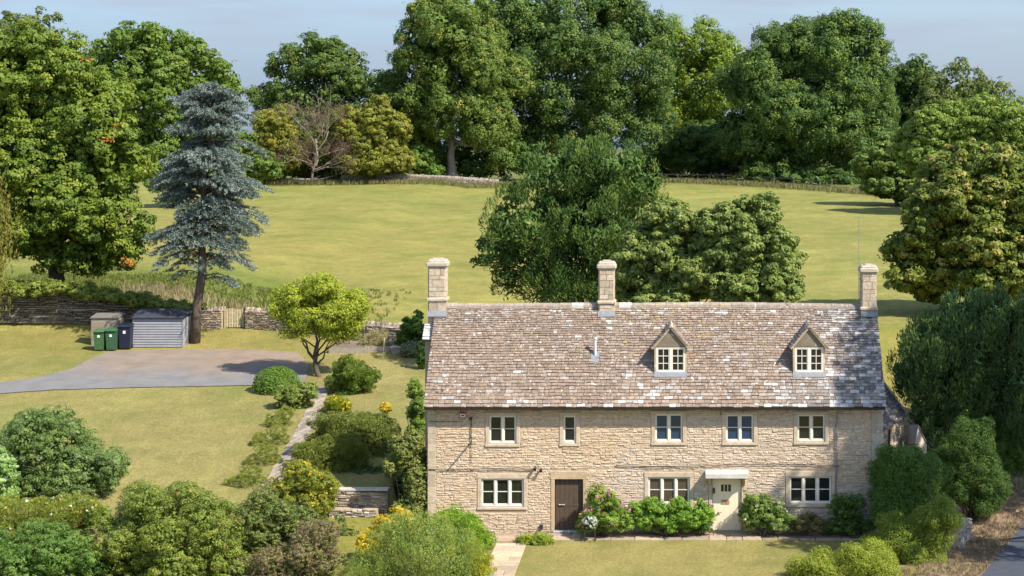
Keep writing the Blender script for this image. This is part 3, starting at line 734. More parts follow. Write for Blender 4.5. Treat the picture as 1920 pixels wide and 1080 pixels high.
# ---- roof of real stone tiles, courses getting smaller towards the ridge
rsR = random.Random(33)
TP = [(0.245, 0.175, 0.13), (0.215, 0.155, 0.12), (0.27, 0.195, 0.145), (0.225, 0.175, 0.14), (0.19, 0.14, 0.112), (0.25, 0.195, 0.155), (0.275, 0.19, 0.125), (0.235, 0.165, 0.13)]
def roof_col(u, t):
    """u along the roof in metres, t 0 at the eave .. 1 at the ridge"""
    c = np.array(mixc(rsR.choice(TP), (0.238, 0.182, 0.135), 0.55)) * rsR.uniform(0.84, 1.10); pa = patch(u * 1.1, t * 5, 1.0, 5)
    grey = min(1, max(0, (u - 13.6 + pa * 1.6 + (0.5 - t) * 1.4) / 1.8)); c = np.array(mixc(c, np.array((0.165, 0.15, 0.14)) * rsR.uniform(.7, 1.3), grey * 0.8))
    pl = 0.006 + 0.10 * (t < 0.08) + 0.07 * (t > 0.90) + 0.03 * max(0, pa) + 0.30 * grey + 0.26 * math.exp(-((u - 9.0) / 0.7) ** 2) * (t < 0.22) + 0.26 * math.exp(-((u - 6.9) / 0.45) ** 2) * (t > 0.72) + 0.01 * (u > 7)
    if rsR.random() < pl: c = np.array((0.42, 0.40, 0.375)) * rsR.uniform(0.62, 1.2)
    elif rsR.random() < 0.12 + 0.12 * (u > 7) + 0.1 * (t > .85): c = np.array(mixc(c, (0.36, 0.325, 0.29), rsR.uniform(.2, .7)))
    if 7 < u < 13 and t > 0.5 and rsR.random() < 0.07: c = np.array(mixc(c, (0.30, 0.24, 0.06), 0.45))
    return tuple(c)

def tiles(mb, O, u, s, n, W, S, colf, courses, sag=None, wr=(0.20, 0.42), verge=0.0):
    O, u, s, n = (np.array(x, float) for x in (O, u, s, n)); b = 0.0
    while b < S:
        t = b / S; ex = courses[0] + (courses[1] - courses[0]) * t; ex *= rsR.uniform(0.94, 1.06); a = -rsR.uniform(0, 0.2)
        wob = rsR.uniform(-0.01, 0.01)
        while a < W:
            w = rsR.uniform(*wr) * (1.15 - 0.35 * t); a0, a1 = max(a, 0), min(a + w, W); a += w
            if a1 - a0 < 0.05: continue
            th = rsR.uniform(0.024, 0.048); j = rsR.uniform(-0.018, 0.012) + wob; tl = rsR.uniform(-0.008, 0.010)
            b0 = b + j; b1 = min(b + ex * 1.25, S)
            sg = lambda aa: (sag(aa, t) if sag else 0.0)
            pt = lambda aa, bb, h: O + u * aa + s * bb + n * (h + sg(aa))
            g = 0.006
            low = 0.004
            vs = [pt(a0 + g, b0, low), pt(a1 - g, b0 + rsR.uniform(-.008, .008), low), pt(a1 - g, b1, -0.02), pt(a0 + g, b1, -0.02),
                  pt(a0 + g, b0, low + th + tl), pt(a1 - g, b0, low + th - tl), pt(a1 - g, b1, 0.0), pt(a0 + g, b1, 0.0)]
            mb.add(vs, [(4, 5, 6, 7), (0, 1, 5, 4), (1, 2, 6, 5), (3, 0, 4, 7)], colf((a0 + a1) / 2, t))
        b += ex
rx0, rx1 = hx0 - 0.12, hx1 + 0.10
ey = FY - 0.34; ez = EZ - 0.34 * PITCH + 0.03
sl = np.array([0, RY - ey, RZ - ez]); SL = float(np.linalg.norm(sl)); sl = sl / SL; nr = np.array([0, -sl[2], sl[1]])
sag = lambda a, t: -0.045 * math.sin(a * 0.37 + 0.8) * t - 0.03 * math.sin(a * 0.9) * t * (1 - t) * 2 - 0.045 * (t ** 2) * sst(6.0, 8.0, a)
rf = MB()
tiles(rf, (rx0, ey, ez), (1, 0, 0), sl, nr, rx1 - rx0, SL, roof_col, (0.165, 0.095), sag, (0.13, 0.32))
sl2 = np.array([0, -sl[1], sl[2]]); nr2 = np.array([0, sl[2], sl[1]])
tiles(rf, (rx1, 2 * RY - ey, ez), (-1, 0, 0), sl2, nr2, rx1 - rx0, SL, lambda u, t: roof_col(14 - u * 0.5, t), (0.26, 0.18), None, (0.3, 0.5))
roof = rf.build('roof', M['tile'], house)
ub = MB()                                                        # boarding under the tiles, closes the verges
ub.prism([(ey + 0.02, ez - 0.06), (RY, RZ - 0.10), (2 * RY - ey - 0.02, ez - 0.06), (2 * RY - ey - 0.02, ez - 0.10), (RY, RZ - 0.24), (ey + 0.02, ez - 0.10)], 0, rx0 + 0.02, rx1 - 0.02)
ub.build('boarding', M['bark'], roof)
rg = MB(); x = rx0
while x < rx1:
    w = min(rsR.uniform(0.38, 0.52), rx1 - x); c = roof_col(x - rx0, 0.97 if rsR.random() < 0.6 else 0.5); zz = RZ + 0.0 + sag(x - rx0, 1.0) + rsR.uniform(-0.008, 0.008)
    pr = [(RY - 0.17, zz - 0.13), (RY - 0.15, zz - 0.02), (RY - 0.07, zz + 0.065), (RY + 0.07, zz + 0.065), (RY + 0.15, zz - 0.02), (RY + 0.17, zz - 0.13)]
    if w > 0.05: rg.prism(pr, 0, x + 0.004, x + w - 0.004, mixc(c, (0.42, 0.37, 0.31), 0.35))
    x += w
rg.build('ridge', M['tile'], roof)

gt = MB(); gt.prism([(ey - 0.10, ez + 0.0), (ey - 0.085, ez - 0.065), (ey - 0.02, ez - 0.095), (ey + 0.03, ez - 0.065), (ey + 0.035, ez)], 0, rx0 + 0.06, rx1 - 0.06)
for k in range(18): x = rx0 + 0.4 + k * 0.97; gt.box(x, x + 0.03, ey - 0.02, FY + 0.01, ez - 0.135, ez - 0.098)
gt.build('gutter', M['iron'], house)
dp = MB(); xd = XS(1569)
dp.tube([(xd, ey - 0.03, ez - 0.09), (xd, ey + 0.02, ez - 0.2), (xd, FY - 0.07, ez - 0.42), (xd, FY - 0.07, 2.3), (xd - 0.03, FY - 0.07, 1.9), (xd - 0.03, FY - 0.07, 0.05)], 0.026, 8)
dp.build('downpipe', M['lead'], house)

# ---- chimneys
def chimney(pl, pr_, top, string, base_z, seed, lean=0):
    Yc = RY - 0.36; x0, x1 = XS(pl, Yc), XS(pr_, Yc); zt, zs = zpx(top, Yc), zpx(string, Yc); y0, y1 = RY - 0.36, RY + 0.36; rs = random.Random(seed)
    core = MB(); core.box(x0 + 0.045, x1 - 0.045, y0 + 0.045, y1 - 0.045, base_z, zt - 0.30, (0.42, 0.35, 0.26))
    ch = core.build('chimney', M['dresst'], house)
    st = MB(); cf = lambda a, b: tuple(np.array(rs.choice(PALG)) * rs.uniform(0.92, 1.08) * np.array([0.98, 0.97, 0.96]))
    kw = dict(course=(0.16, 0.30), length=(0.26, 0.50), prot=(0.040, 0.046), colf=cf, gap=0.003, rough=0.003, wave=0, cham=0.007)
    hh = zt - 0.28 - base_z
    rubble(st, (x0 + 0.045, y0 + 0.045, base_z), (1, 0, 0), (0, 0, 1), (0, -1, 0), x1 - x0 - 0.09, hh, rs, **kw)
    rubble(st, (x1 - 0.045, y0 + 0.045, base_z), (0, 1, 0), (0, 0, 1), (1, 0, 0), y1 - y0 - 0.09, hh, rs, **kw)
    rubble(st, (x0 + 0.045, y1 - 0.045, base_z), (0, -1, 0), (0, 0, 1), (-1, 0, 0), y1 - y0 - 0.09, hh, rs, **kw)
    rubble(st, (x1 - 0.045, y1 - 0.045, base_z), (-1, 0, 0), (0, 0, 1), (0, 1, 0), x1 - x0 - 0.09, hh, rs, **kw)
    st.build('stonework', M['stone'], ch)
    cp = MB(); cc = (0.42, 0.355, 0.27)
    e = 0.05
    sc = MB(); sc.cbox(x0 - e, x1 + e, y0 - e, y1 + e, zs - 0.06, zs + 0.05, 0.03, (0.46, 0.375, 0.275)); sc.build('string_course', M['dresst'], ch)
    cp.cbox(x0 - e * .4, x1 + e * .4, y0 - e * .4, y1 + e * .4, zt - 0.33, zt - 0.262, 0.02, cc)
    cp.cbox(x0 - e * 1.3, x1 + e * 1.3, y0 - e * 1.3, y1 + e * 1.3, zt - 0.265, zt - 0.12, 0.035, cc)
    cp.cbox(x0 - e * .5, x1 + e * .5, y0 - e * .5, y1 + e * .5, zt - 0.125, zt - 0.02, 0.06, (0.38, 0.335, 0.275))
    cp.cbox(x0 + 0.13, x1 - 0.13, y0 + 0.13, y1 - 0.13, zt - 0.025, zt + 0.03, 0.04, (0.35, 0.30, 0.25))
    cp.build('cap', M['dresst'], ch)
    fl = MB(); zr = EZ + (y0 - FY) * PITCH
    fl.hexa([(x0 - 0.02, y0 - 0.14, zr - 0.14 * PITCH + 0.06), (x1 + 0.03, y0 - 0.14, zr - 0.14 * PITCH + 0.06), (x1 + 0.03, y0 + 0.02, zr + 0.06), (x0 - 0.02, y0 + 0.02, zr + 0.06),
             (x0 - 0.02, y0 - 0.14, zr - 0.14 * PITCH + 0.085), (x1 + 0.03, y0 - 0.14, zr - 0.14 * PITCH + 0.085), (x1 + 0.03, y0 - 0.0, zr + 0.14), (x0 - 0.02, y0 - 0.0, zr + 0.14)])
    fl.build('flashing', M['lead'], ch)
    return x0, x1
cx0, cx1 = chimney(802, 836, 486, 561, 7.2, 51); chimney(1122, 1152, 490, 566, 7.4, 52); c3 = chimney(1615, 1644, 497, 578, 7.4, 53)
# outside breast of the left stack with its little tiled shoulder
bb = MB(); bb.box(hx0 - 0.42, hx0 - 0.002, RY - 0.75, RY + 0.75, 0.0, 7.25, (0.40, 0.32, 0.22)); breast = bb.build('chimney_breast', M['dresst'], house)
sh = MB(); rsR.seed(9)
shs = np.array([0, 0.62, 0.62 * PITCH * 0.8]); shl = float(np.linalg.norm(shs)); shs = shs / shl
tiles(sh, (hx0 - 0.50, RY - 1.02, 7.04), (1, 0, 0), shs, np.array([0, -shs[2], shs[1]]), 0.62, shl + 0.05, lambda u, t: tuple(np.array((0.55, 0.53, 0.51)) * rsR.uniform(.5, 1.1)), (0.16, 0.12))
sh.prism([(RY - 0.98, 7.0), (RY - 0.40, 7.5), (RY + 0.4, 7.5), (RY + 0.8, 7.0)], 0, hx0 - 0.47, hx0 - 0.02, (0.30, 0.24, 0.18)); sh.build('tiled_shoulder', M['tile'], breast)

# ---- dormers
def dormer(pa, pb, pap):
    Yd = 70.72; x0, x1 = XS(pa, Yd), XS(pb, Yd); xm = (x0 + x1) / 2; zb = 5.84; zw0, zw1 = zpx(699, Yd), zpx(650, Yd); za = zpx(616, Yd); ze = zpx(650, Yd) + 0.0
    m1 = MB(); e = 0.06
    yb = lambda z: FY + (z - EZ) / PITCH + 0.05
    cs = (0.40, 0.32, 0.215)
    # cheeks, jambs and gable
    for (xa, xb) in ((x0 - e, x0), (x1, x1 + e)):
        m1.add([(xa, Yd, zb - .1), (xb, Yd, zb - .1), (xb, Yd, ze), (xa, Yd, ze), (xa, yb(zb), zb - .1), (xb, yb(zb), zb - .1), (xb, yb(ze), ze), (xa, yb(ze), ze)],
               [(0, 1, 2, 3), (0, 3, 7, 4), (1, 5, 6, 2)], cs)
    m1.add([(x0 - e - .02, Yd - 0.02, ze), (x1 + e + .02, Yd - 0.02, ze), (xm, Yd - 0.02, za + 0.06), (x0 - e - .02, Yd + .1, ze), (x1 + e + .02, Yd + .1, ze), (xm, Yd + .1, za + 0.06)], [(0, 1, 2), (0, 3, 4, 1)], (0.20, 0.165, 0.12))
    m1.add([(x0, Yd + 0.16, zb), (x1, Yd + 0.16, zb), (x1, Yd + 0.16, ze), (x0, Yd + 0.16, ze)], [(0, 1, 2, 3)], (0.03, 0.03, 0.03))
    dm = m1.build('dormer', M['dresst'], house)
    rfm = MB(); ov = 0.12
    for sgn in (-1, 1):
        xe = xm + sgn * (x1 - xm + e + 0.11); ex_ = np.array([xe, Yd - ov, ze - 0.06]); top = np.array([xm, Yd - ov, za + 0.10])
        s_ = top - ex_; Ls = float(np.linalg.norm(s_)); s_ = s_ / Ls; u_ = np.array([0, 1.0, 0]); n_ = np.cross(u_, s_) * 1.0
        if n_[2] < 0: n_ = -n_
        if sgn > 0: tiles(rfm, ex_, u_, s_, n_, 1.75, Ls, lambda u, t: roof_col(8 + u, 0.5), (0.15, 0.12), None, (0.16, 0.3))
        else: tiles(rfm, ex_ + u_ * 1.75, -u_, s_, n_, 1.75, Ls, lambda u, t: roof_col(8 + u, 0.5), (0.15, 0.12), None, (0.16, 0.3))
        rfm.hexa([ex_ + u_ * .02 - n_ * .06, ex_ + u_ * 1.7 - n_ * .06, top + u_ * 1.7 - n_ * .06, top + u_ * .02 - n_ * .06, ex_ + u_ * .02 - n_ * .005, ex_ + u_ * 1.7 - n_ * .005, top + u_ * 1.7 - n_ * .005, top + u_ * .02 - n_ * .005], (0.40, 0.32, 0.21))
    rfm.prism([(xm - .08, za + .05), (xm, za + .15), (xm + .08, za + .05)], 1, Yd - ov - .02, Yd + 1.7, (0.40, 0.35, 0.28))
    rfm.build('dormer_roof', M['tile'], dm)
    fr = MB(); f = 0.055; y0, y1 = Yd + 0.0, Yd + 0.07; wz0, wz1 = zw0 + 0.02, zw1 - 0.02
    fr.cbox(x0, x0 + f, y0, y1, wz0, wz1, .006); fr.cbox(x1 - f, x1, y0, y1, wz0, wz1, .006); fr.cbox(x0 + f, x1 - f, y0, y1, wz1 - f, wz1 - .001, .006); fr.cbox(x0 + f, x1 - f, y0 - .02, y1, wz0 + .001, wz0 + f, .006)
    fr.cbox(xm - .05, xm + .05, y0 - .004, y1, wz0 + f, wz1 - f - .001, .006)
    pn = MB()
    for (a, b) in ((x0 + f, xm - .05), (xm + .05, x1 - f)):
        z0, z1 = wz0 + f, wz1 - f; s = 0.03
        fr.box(a + .001, a + s, y0 + .01, y1 - .01, z0, z1 - .002); fr.box(b - s, b - .001, y0 + .01, y1 - .01, z0, z1 - .002); fr.box(a + s, b - s, y0 + .01, y1 - .01, z0 + .001, z0 + s); fr.box(a + s, b - s, y0 + .01, y1 - .01, z1 - s, z1 - .002)
        mid = (a + b) / 2; fr.box(mid - .013, mid + .013, y0 + .02, y1 - .02, z0 + s, z1 - s)
        for k in (1, 2):
            zz = z0 + (z1 - z0) * k / 3; fr.box(a + s, mid - .014, y0 + .022, y1 - .02, zz - .013, zz + .013); fr.box(mid + .014, b - s, y0 + .022, y1 - .02, zz - .013, zz + .013)
        pn.add([(a, y0 + .045, z0), (b, y0 + .047, z0), (b, y0 + .043, z1), (a, y0 + .046, z1)], [(0, 1, 2, 3)])
    fr.build('frame', M['frame'], dm); pn.build('pane', M['glass'], dm)
    ap = MB(); zf = zw0 + .02; yf = Yd - 0.05
    ap.hexa([(x0 - .07, yf - .08, EZ + (yf - .08 - FY) * PITCH + .055), (x1 + .07, yf - .08, EZ + (yf - .08 - FY) * PITCH + .055), (x1 + .07, Yd + .02, zf - .10), (x0 - .07, Yd + .02, zf - .10),
             (x0 - .07, yf - .08, EZ + (yf - .08 - FY) * PITCH + .08), (x1 + .07, yf - .08, EZ + (yf - .08 - FY) * PITCH + .08), (x1 + .07, Yd - .015, zf), (x0 - .07, Yd - .015, zf)])
    ap.build('apron', M['lead'], dm)
dormer(1230, 1285, 1257); dormer(1490, 1544, 1516)

# ---- small things fixed to the house
fl = MB(); yf = 71.32; xf = XS(1116, yf); zf = EZ + (yf - FY) * PITCH
fl.tube([(xf, yf, zf - 0.05), (xf, yf, zf + 0.66)], 0.055, 10); fl.tube([(xf, yf, zf + 0.66), (xf, yf, zf + 0.74)], 0.075, 10)
flu = fl.build('flue_pipe', M['steel'], house, False)
f2 = MB(); f2.hexa([(xf - .16, yf - .25, zf - .25 * PITCH + .06), (xf + .16, yf - .25, zf - .25 * PITCH + .06), (xf + .16, yf + .12, zf + .12 * PITCH + .06), (xf - .16, yf + .12, zf + .12 * PITCH + .06),
                    (xf - .16, yf - .25, zf - .25 * PITCH + .075), (xf + .16, yf - .25, zf - .25 * PITCH + .075), (xf + .16, yf + .12, zf + .12 * PITCH + .075), (xf - .16, yf + .12, zf + .12 * PITCH + .075)])
f2.build('collar', M['lead'], flu)
al = MB(); xa, za = XS(868), zpx(777.5); al.cbox(xa - .125, xa + .125, FY - .12, FY - .035, za - .11, za + .11, .02); alm = al.build('alarm_box', M['red'], house)
a2 = MB(); a2.box(xa - .10, xa + .10, FY - .124, FY - .1205, za + .02, za + .045); a2.box(xa - .10, xa - .07, FY - .124, FY - .1205, za - .075, za + .012); a2.box(xa + .07, xa + .10, FY - .124, FY - .1205, za - .075, za + .012); a2.box(xa - .065, xa + .065, FY - .124, FY - .1205, za - .075, za - .05); a2.build('marking', M['white'], alm)
bk = MB(); xk = XS(883)
bk.box(xk - .05, xk + .05, FY - .12, FY, zpx(787), zpx(781.5)); bk.tube([(xk + .015, FY - .05, zpx(785)), (xk + .015, FY - .05, zpx(834))], .016, 6); bk.tube([(xk + .012, FY - .045, zpx(834)), (xk + .012, FY - .045, zpx(868))], .009, 5)
bk.tube([(xk, FY + .0, zpx(830)), (xk - .02, FY - .64, zpx(829))], .032, 6)
bk.build('wall_bracket', M['iron'], house)
cb = MB(); rc = random.Random(4)
cb.tube([(XS(804), FY - .045, zpx(790))] + [(XS(820 + i * 12), FY - .045, zpx(790 + rc.uniform(-.3, .5))) for i in range(5)], .010, 5)
cb.tube([(XS(804 + i * 24.5), FY - .05, zpx(879.5 + 1.4 * math.sin(i * .9) + rc.uniform(-.5, .5))) for i in range(9)], .013, 5)
cb.tube([(XS(1155 + i * 21), FY - .05, zpx(872 + 2.0 * math.sin(i * .35) + rc.uniform(-.5, .5))) for i in range(21)], .013, 5)
cb.build('cable', M['iron'], house)
for (px, py) in ((1003, 876), (1014, 879)):
    sp = MB(); x, z = XS(px), zpx(py); sp.tube([(x, FY, z), (x, FY - .1, z)], .015, 6); sp.tube([(x + .02, FY - .08, z + .02), (x + .01, FY - .22, z - .06)], [.04, .065], 8); sp.build('spotlight', M['iron'], house)
vt = MB(); x, z = XS(1015), zpx(988); vt.cbox(x - .07, x + .07, FY - .09, FY - .01, z - .06, z + .09, .015); vt.build('wall_vent', M['iron'], house)
for (px, py) in ((1353, 775), (1395, 771), (1477, 771)):
    hk = MB(); x, z = XS(px), zpx(py); hk.tube([(x, FY, z + .05), (x - .03, FY - .12, z + .02), (x - .05, FY - .14, z - .04)], .012, 5); hk.build('hook', M['iron'], house)
ae = MB(); xa, ya = c3[0] - 0.06, RY; z0, z1 = zpx(575, RY), zpx(405, RY)
ae.tube([(xa, ya, z0), (xa, ya, z1)], [.013, .009], 6)
ae.tube([(xa - .12, ya - .1, z1 - .05), (xa + .28, ya + .2, z1 - .05)], .008, 5)
for k in range(5): t = k / 4; ae.tube([(xa - .12 + .4 * t + .07, ya - .1 + .3 * t - .1, z1 - .05), (xa - .12 + .4 * t - .07, ya - .1 + .3 * t + .1, z1 - .05)], .005, 4)
for zz in (z0 + .3, z0 + 1.1): ae.tube([(xa, ya, zz), (xa + .08, ya, zz)], .02, 5)
ae.build('aerial', M['lead'], house)

# ------------------------------------------------------------------ low rear wing at the right end
wing = empty('rear_wing', (8.4, 79.5, float(H(8.4, 79.5)))); tag(wing, 'low stone outbuilding with dark tiled roof behind the right end of the house', 'outbuilding')
A = P(1640, 817, 76.5); B = P(1701, 779, 80.5); Cc = P(1640, 697, 81.5) ; D = np.array(Cc) + (np.array(A) - np.array(B)) * 0.8
A, B, Cc = np.array(A), np.array(B), np.array(Cc)
Bw = P(1696, 786, 80.2)
rw = MB(); su = unit((B - A)[None])[0]; ss = (Cc - B); sS = float(np.linalg.norm(ss)); ss = ss / sS; nn = np.cross(su, ss); nn = nn if nn[1] < 0 else -nn
rsR.seed(77)
tiles(rw, A - su * 1.0, su, ss, nn, float(np.linalg.norm(B - A)) + 1.0, sS, lambda u, t: tuple(np.array((0.13, 0.115, 0.11)) * rsR.uniform(0.6, 1.4)), (0.2, 0.14))
ww_root = rw.build('roof', M['tile'], wing)
wb = MB(); back = np.array([2.2, 5.0, 0.0]); zf = float(H(8.4, 79)) - 1.5
a_, b_ = A + np.array([0.05, 0.2, -0.08]), B + np.array([-0.12, 0.2, -0.08])
low = lambda p: np.array([p[0], p[1], zf])
ridge = Cc + nn * -0.06; ridgeA = ridge - (B - A)
wb.add([low(a_), low(b_), b_, a_], [(0, 1, 2, 3)]); rb = ridge + np.array([0, 0.0, 0]); rearb = b_ + (ridge - b_) * 2; rearb[2] = b_[2]; rearb[0] = b_[0] - 0.4
wb.add([low(b_), low(rearb), rearb, rb, b_], [(0, 1, 2, 3, 4)])
wb.build('wall', M['mortar'], wing)
ws = MB(); rsw = random.Random(8); wl_ = float(np.linalg.norm((b_ - a_)[:2])); uu = np.array([(b_ - a_)[0] / wl_, (b_ - a_)[1] / wl_, 0]); 
rubble(ws, low(a_), uu, (0, 0, 1), (uu[1], -uu[0], 0), wl_, min(a_[2], b_[2]) - zf, rsw, colf=lambda u, v: tuple(np.array(rsw.choice(PALG)) * rsw.uniform(.7, 1.1)))
ws.build('stonework', M['stone'], wing)
wp = MB(); pp = a_ + (b_ - a_) * 0.42 + np.array([.05, -.16, 0]); wp.tube([pp + np.array([0, 0, -.02]), (pp[0], pp[1], zf)], .045, 7)
wp.build('downpipe', M['iron'], wing)
wv = MB(); wv.hexa([B + nn * .0 + su * .0, B + su * .09, Cc + su * .09, Cc, B + nn * .07, B + su * .09 + nn * .07, Cc + su * .09 + nn * .07, Cc + nn * .07], (0.42, 0.36, 0.28)); wv.build('verge', M['dresst'], wing)

# pale little shed
pc = P(1716, 832, 79.0); zg = float(H(pc[0], 79.0))
shd = empty('pale_shed', (pc[0], 79.0, zg)); tag(shd, 'small pale grey shed behind the dark hedge right of the house', 'shed')
ra, rb_, la, lb_, rr_ = P(1703, 798, 80.0), P(1722, 798, 79.0), P(1699, 832, 80.0), P(1716, 833, 78.9), P(1738, 832, 79.3)
rbk = rr_ + (ra - rb_); dn = lambda p: np.array([p[0], p[1], zg - .2])
inn = lambda p: p + np.array([0.0, 0.06, -0.05])
m_ = MB(); m_.add([inn(rb_), inn(lb_), inn(rr_), inn(ra), inn(la), inn(rbk), dn(inn(lb_)), dn(inn(rr_)), dn(inn(la)), dn(inn(rbk))], [(0, 1, 2), (3, 5, 4), (1, 6, 7, 2), (4, 8, 6, 1), (2, 7, 9, 5), (5, 9, 8, 4)], (.52, .44, .34)); m_.build('wall', M['wood'], shd)
m_ = MB(); up_ = np.array([0, 0, .035])
for (p, q_, r_, t_) in ((ra, rb_, lb_, la), (rb_, ra, rbk, rr_)): m_.hexa([p, q_, r_, t_, p + up_, q_ + up_, r_ + up_, t_ + up_], (.44, .43, .40))
m_.build('roof', M['cladding'], shd)

# ------------------------------------------------------------------ walls, gate, shed, bins in the left garden
PALD = [(0.33, 0.27, 0.20), (0.28, 0.22, 0.165), (0.38, 0.32, 0.25), (0.24, 0.20, 0.16), (0.40, 0.33, 0.24)]
PAL_SHADED = [(0.085, 0.08, 0.068), (0.062, 0.06, 0.052), (0.11, 0.10, 0.082)]  # retaining wall stones: shade painted in as a darker stone colour
WY = 102.45
wp_ = [(XS(-260, WY), WY - .2), (XS(20, WY), WY), (XS(110, WY), WY), (XS(250, WY), WY), (XS(345, WY), WY), (XS(372, WY), WY)]
dry_wall('retaining_wall', 'tall stone retaining wall with shade painted into its stones under the grass bank behind the bins', wp_, [2.0, 2.0, 1.95, 1.35, 1.15, 1.1], 0.45, 61, PAL_SHADED, False)
dry_wall('dry_stone_wall', 'short piece of dry stone wall between the blue spruce and the picket gate', [(XS(378, WY), WY), (XS(418, WY), WY)], [1.0, 1.0], 0.45, 62, PALD)
g1, g2, g3 = G(560, 621), G(690, 640), G(800, 648)
dry_wall('dry_stone_wall', 'long dry stone field wall running from the picket gate to the house', [(XS(463, WY), WY), g1, g2, g3, (g3[0] + 5, g3[1] + 0.5)], [1.0, 0.95, 0.9, 0.9, 0.9], 0.45, 63, PALD)

gate = empty('picket_gate', (XS(440, WY), WY, float(H(XS(440, WY), WY)))); tag(gate, 'pale wooden picket gate set in the dry stone wall', 'gate')
zb = float(H(XS(440, WY), WY)); gw = (0.50, 0.42, 0.27)
gx0, gx1 = XS(423, WY), XS(458, WY)
for x in (gx0 - .04, gx1 + .04):
    m_ = MB(); m_.cbox(x - .05, x + .05, WY - .05, WY + .05, zb - .1, zb + 1.2, .01, (0.36, 0.30, 0.2) if x < gx0 else (.12, .10, .08)); m_.build('post', M['wood'], gate)
m_ = MB(); n = 7; w_ = (gx1 - gx0 - .04) / n
for i in range(n): x = gx0 + .02 + i * w_; m_.cbox(x + .012, x + w_ - .022, WY - .02, WY + .0, zb + .06, zb + 1.08 + .04 * math.sin(i), .008, tuple(np.array(gw) * rnd.uniform(.8, 1.15)))
m_.box(gx0, gx1, WY + .002, WY + .05, zb + .22, zb + .32, gw); m_.box(gx0, gx1, WY + .002, WY + .05, zb + .82, zb + .92, gw); m_.build('panel', M['wood'], gate)

# grey slatted store
SY = 97.6; sx0, sx1 = XS(248, SY), XS(344, SY); szb = float(H((sx0 + sx1) / 2, SY)); szt = zpx(597, SY)
store = empty('garden_store', ((sx0 + sx1) / 2, SY, szb)); tag(store, 'grey horizontally clad garden store beside the drive under the blue spruce', 'shed')
m_ = MB(); n = 11; h_ = (szt - szb - .06) / n
for i in range(n):
    z = szb + .04 + i * h_; m_.prism([(SY - .012, z), (SY + .02, z + h_ - .008), (SY + .06, z + h_ - .014), (SY + .06, z)], 0, sx0 + .06, sx1 - .06)
m_.box(sx0 + .02, sx0 + .058, SY - .02, SY + .06, szb - .05, szt); m_.box(sx1 - .058, sx1 - .02, SY - .02, SY + .06, szb - .05, szt)
m_.box(sx0 + .02, sx0 + .06, SY + .062, SY + 1.5, szb, szt); m_.box(sx1 - .06, sx1 - .02, SY + .062, SY + 1.5, szb, szt); m_.box(sx0 + .02, sx1 - .02, SY + 1.5, SY + 1.54, szb, szt + .3)
m_.build('wall', M['cladding'], store)
m_ = MB(); m_.hexa([(sx0 - .06, SY - .10, szt + .004), (sx1 + .06, SY - .10, szt + .004), (sx1 + .06, SY + 1.65, szt + .32), (sx0 - .06, SY + 1.65, szt + .32), (sx0 - .06, SY - .10, szt + .05), (sx1 + .06, SY - .10, szt + .05), (sx1 + .06, SY + 1.65, szt + .37), (sx0 - .06, SY + 1.65, szt + .37)], (.04, .043, .056)); m_.build('roof', M['wood'], store)

# brown box behind the bins
BY = 98.2; bx0, bx1 = XS(171, BY), XS(221, BY); bz = float(H((bx0 + bx1) / 2, BY)); bt = zpx(597, BY)
box = empty('wooden_store_box', ((bx0 + bx1) / 2, BY, bz)); tag(box, 'grey brown wooden store box standing behind the two green bins', 'store box')
m_ = MB(); n = 6; h_ = (bt - bz) / n
for i in range(n): m_.cbox(bx0 + .05, bx1 - .05, BY, BY + .05, bz + i * h_ + .004, bz + (i + 1) * h_ - .006, .006, tuple(np.array((.30, .25, .19)) * rnd.uniform(.85, 1.15)))
m_.box(bx0, bx0 + .048, BY - .01, BY + 1.0, bz - .05, bt, (.25, .21, .16)); m_.box(bx1 - .048, bx1, BY - .01, BY + 1.0, bz - .05, bt, (.25, .21, .16)); m_.build('body', M['wood'], box)
m_ = MB(); m_.hexa([(bx0 - .04, BY - .06, bt + .003), (bx1 + .04, BY - .06, bt + .003), (bx1 + .04, BY + 1.05, bt + .15), (bx0 - .04, BY + 1.05, bt + .15), (bx0 - .04, BY - .06, bt + .05), (bx1 + .04, BY - .06, bt + .05), (bx1 + .04, BY + 1.05, bt + .2), (bx0 - .04, BY + 1.05, bt + .2)], (.16, .14, .12)); m_.build('lid', M['wood'], box)

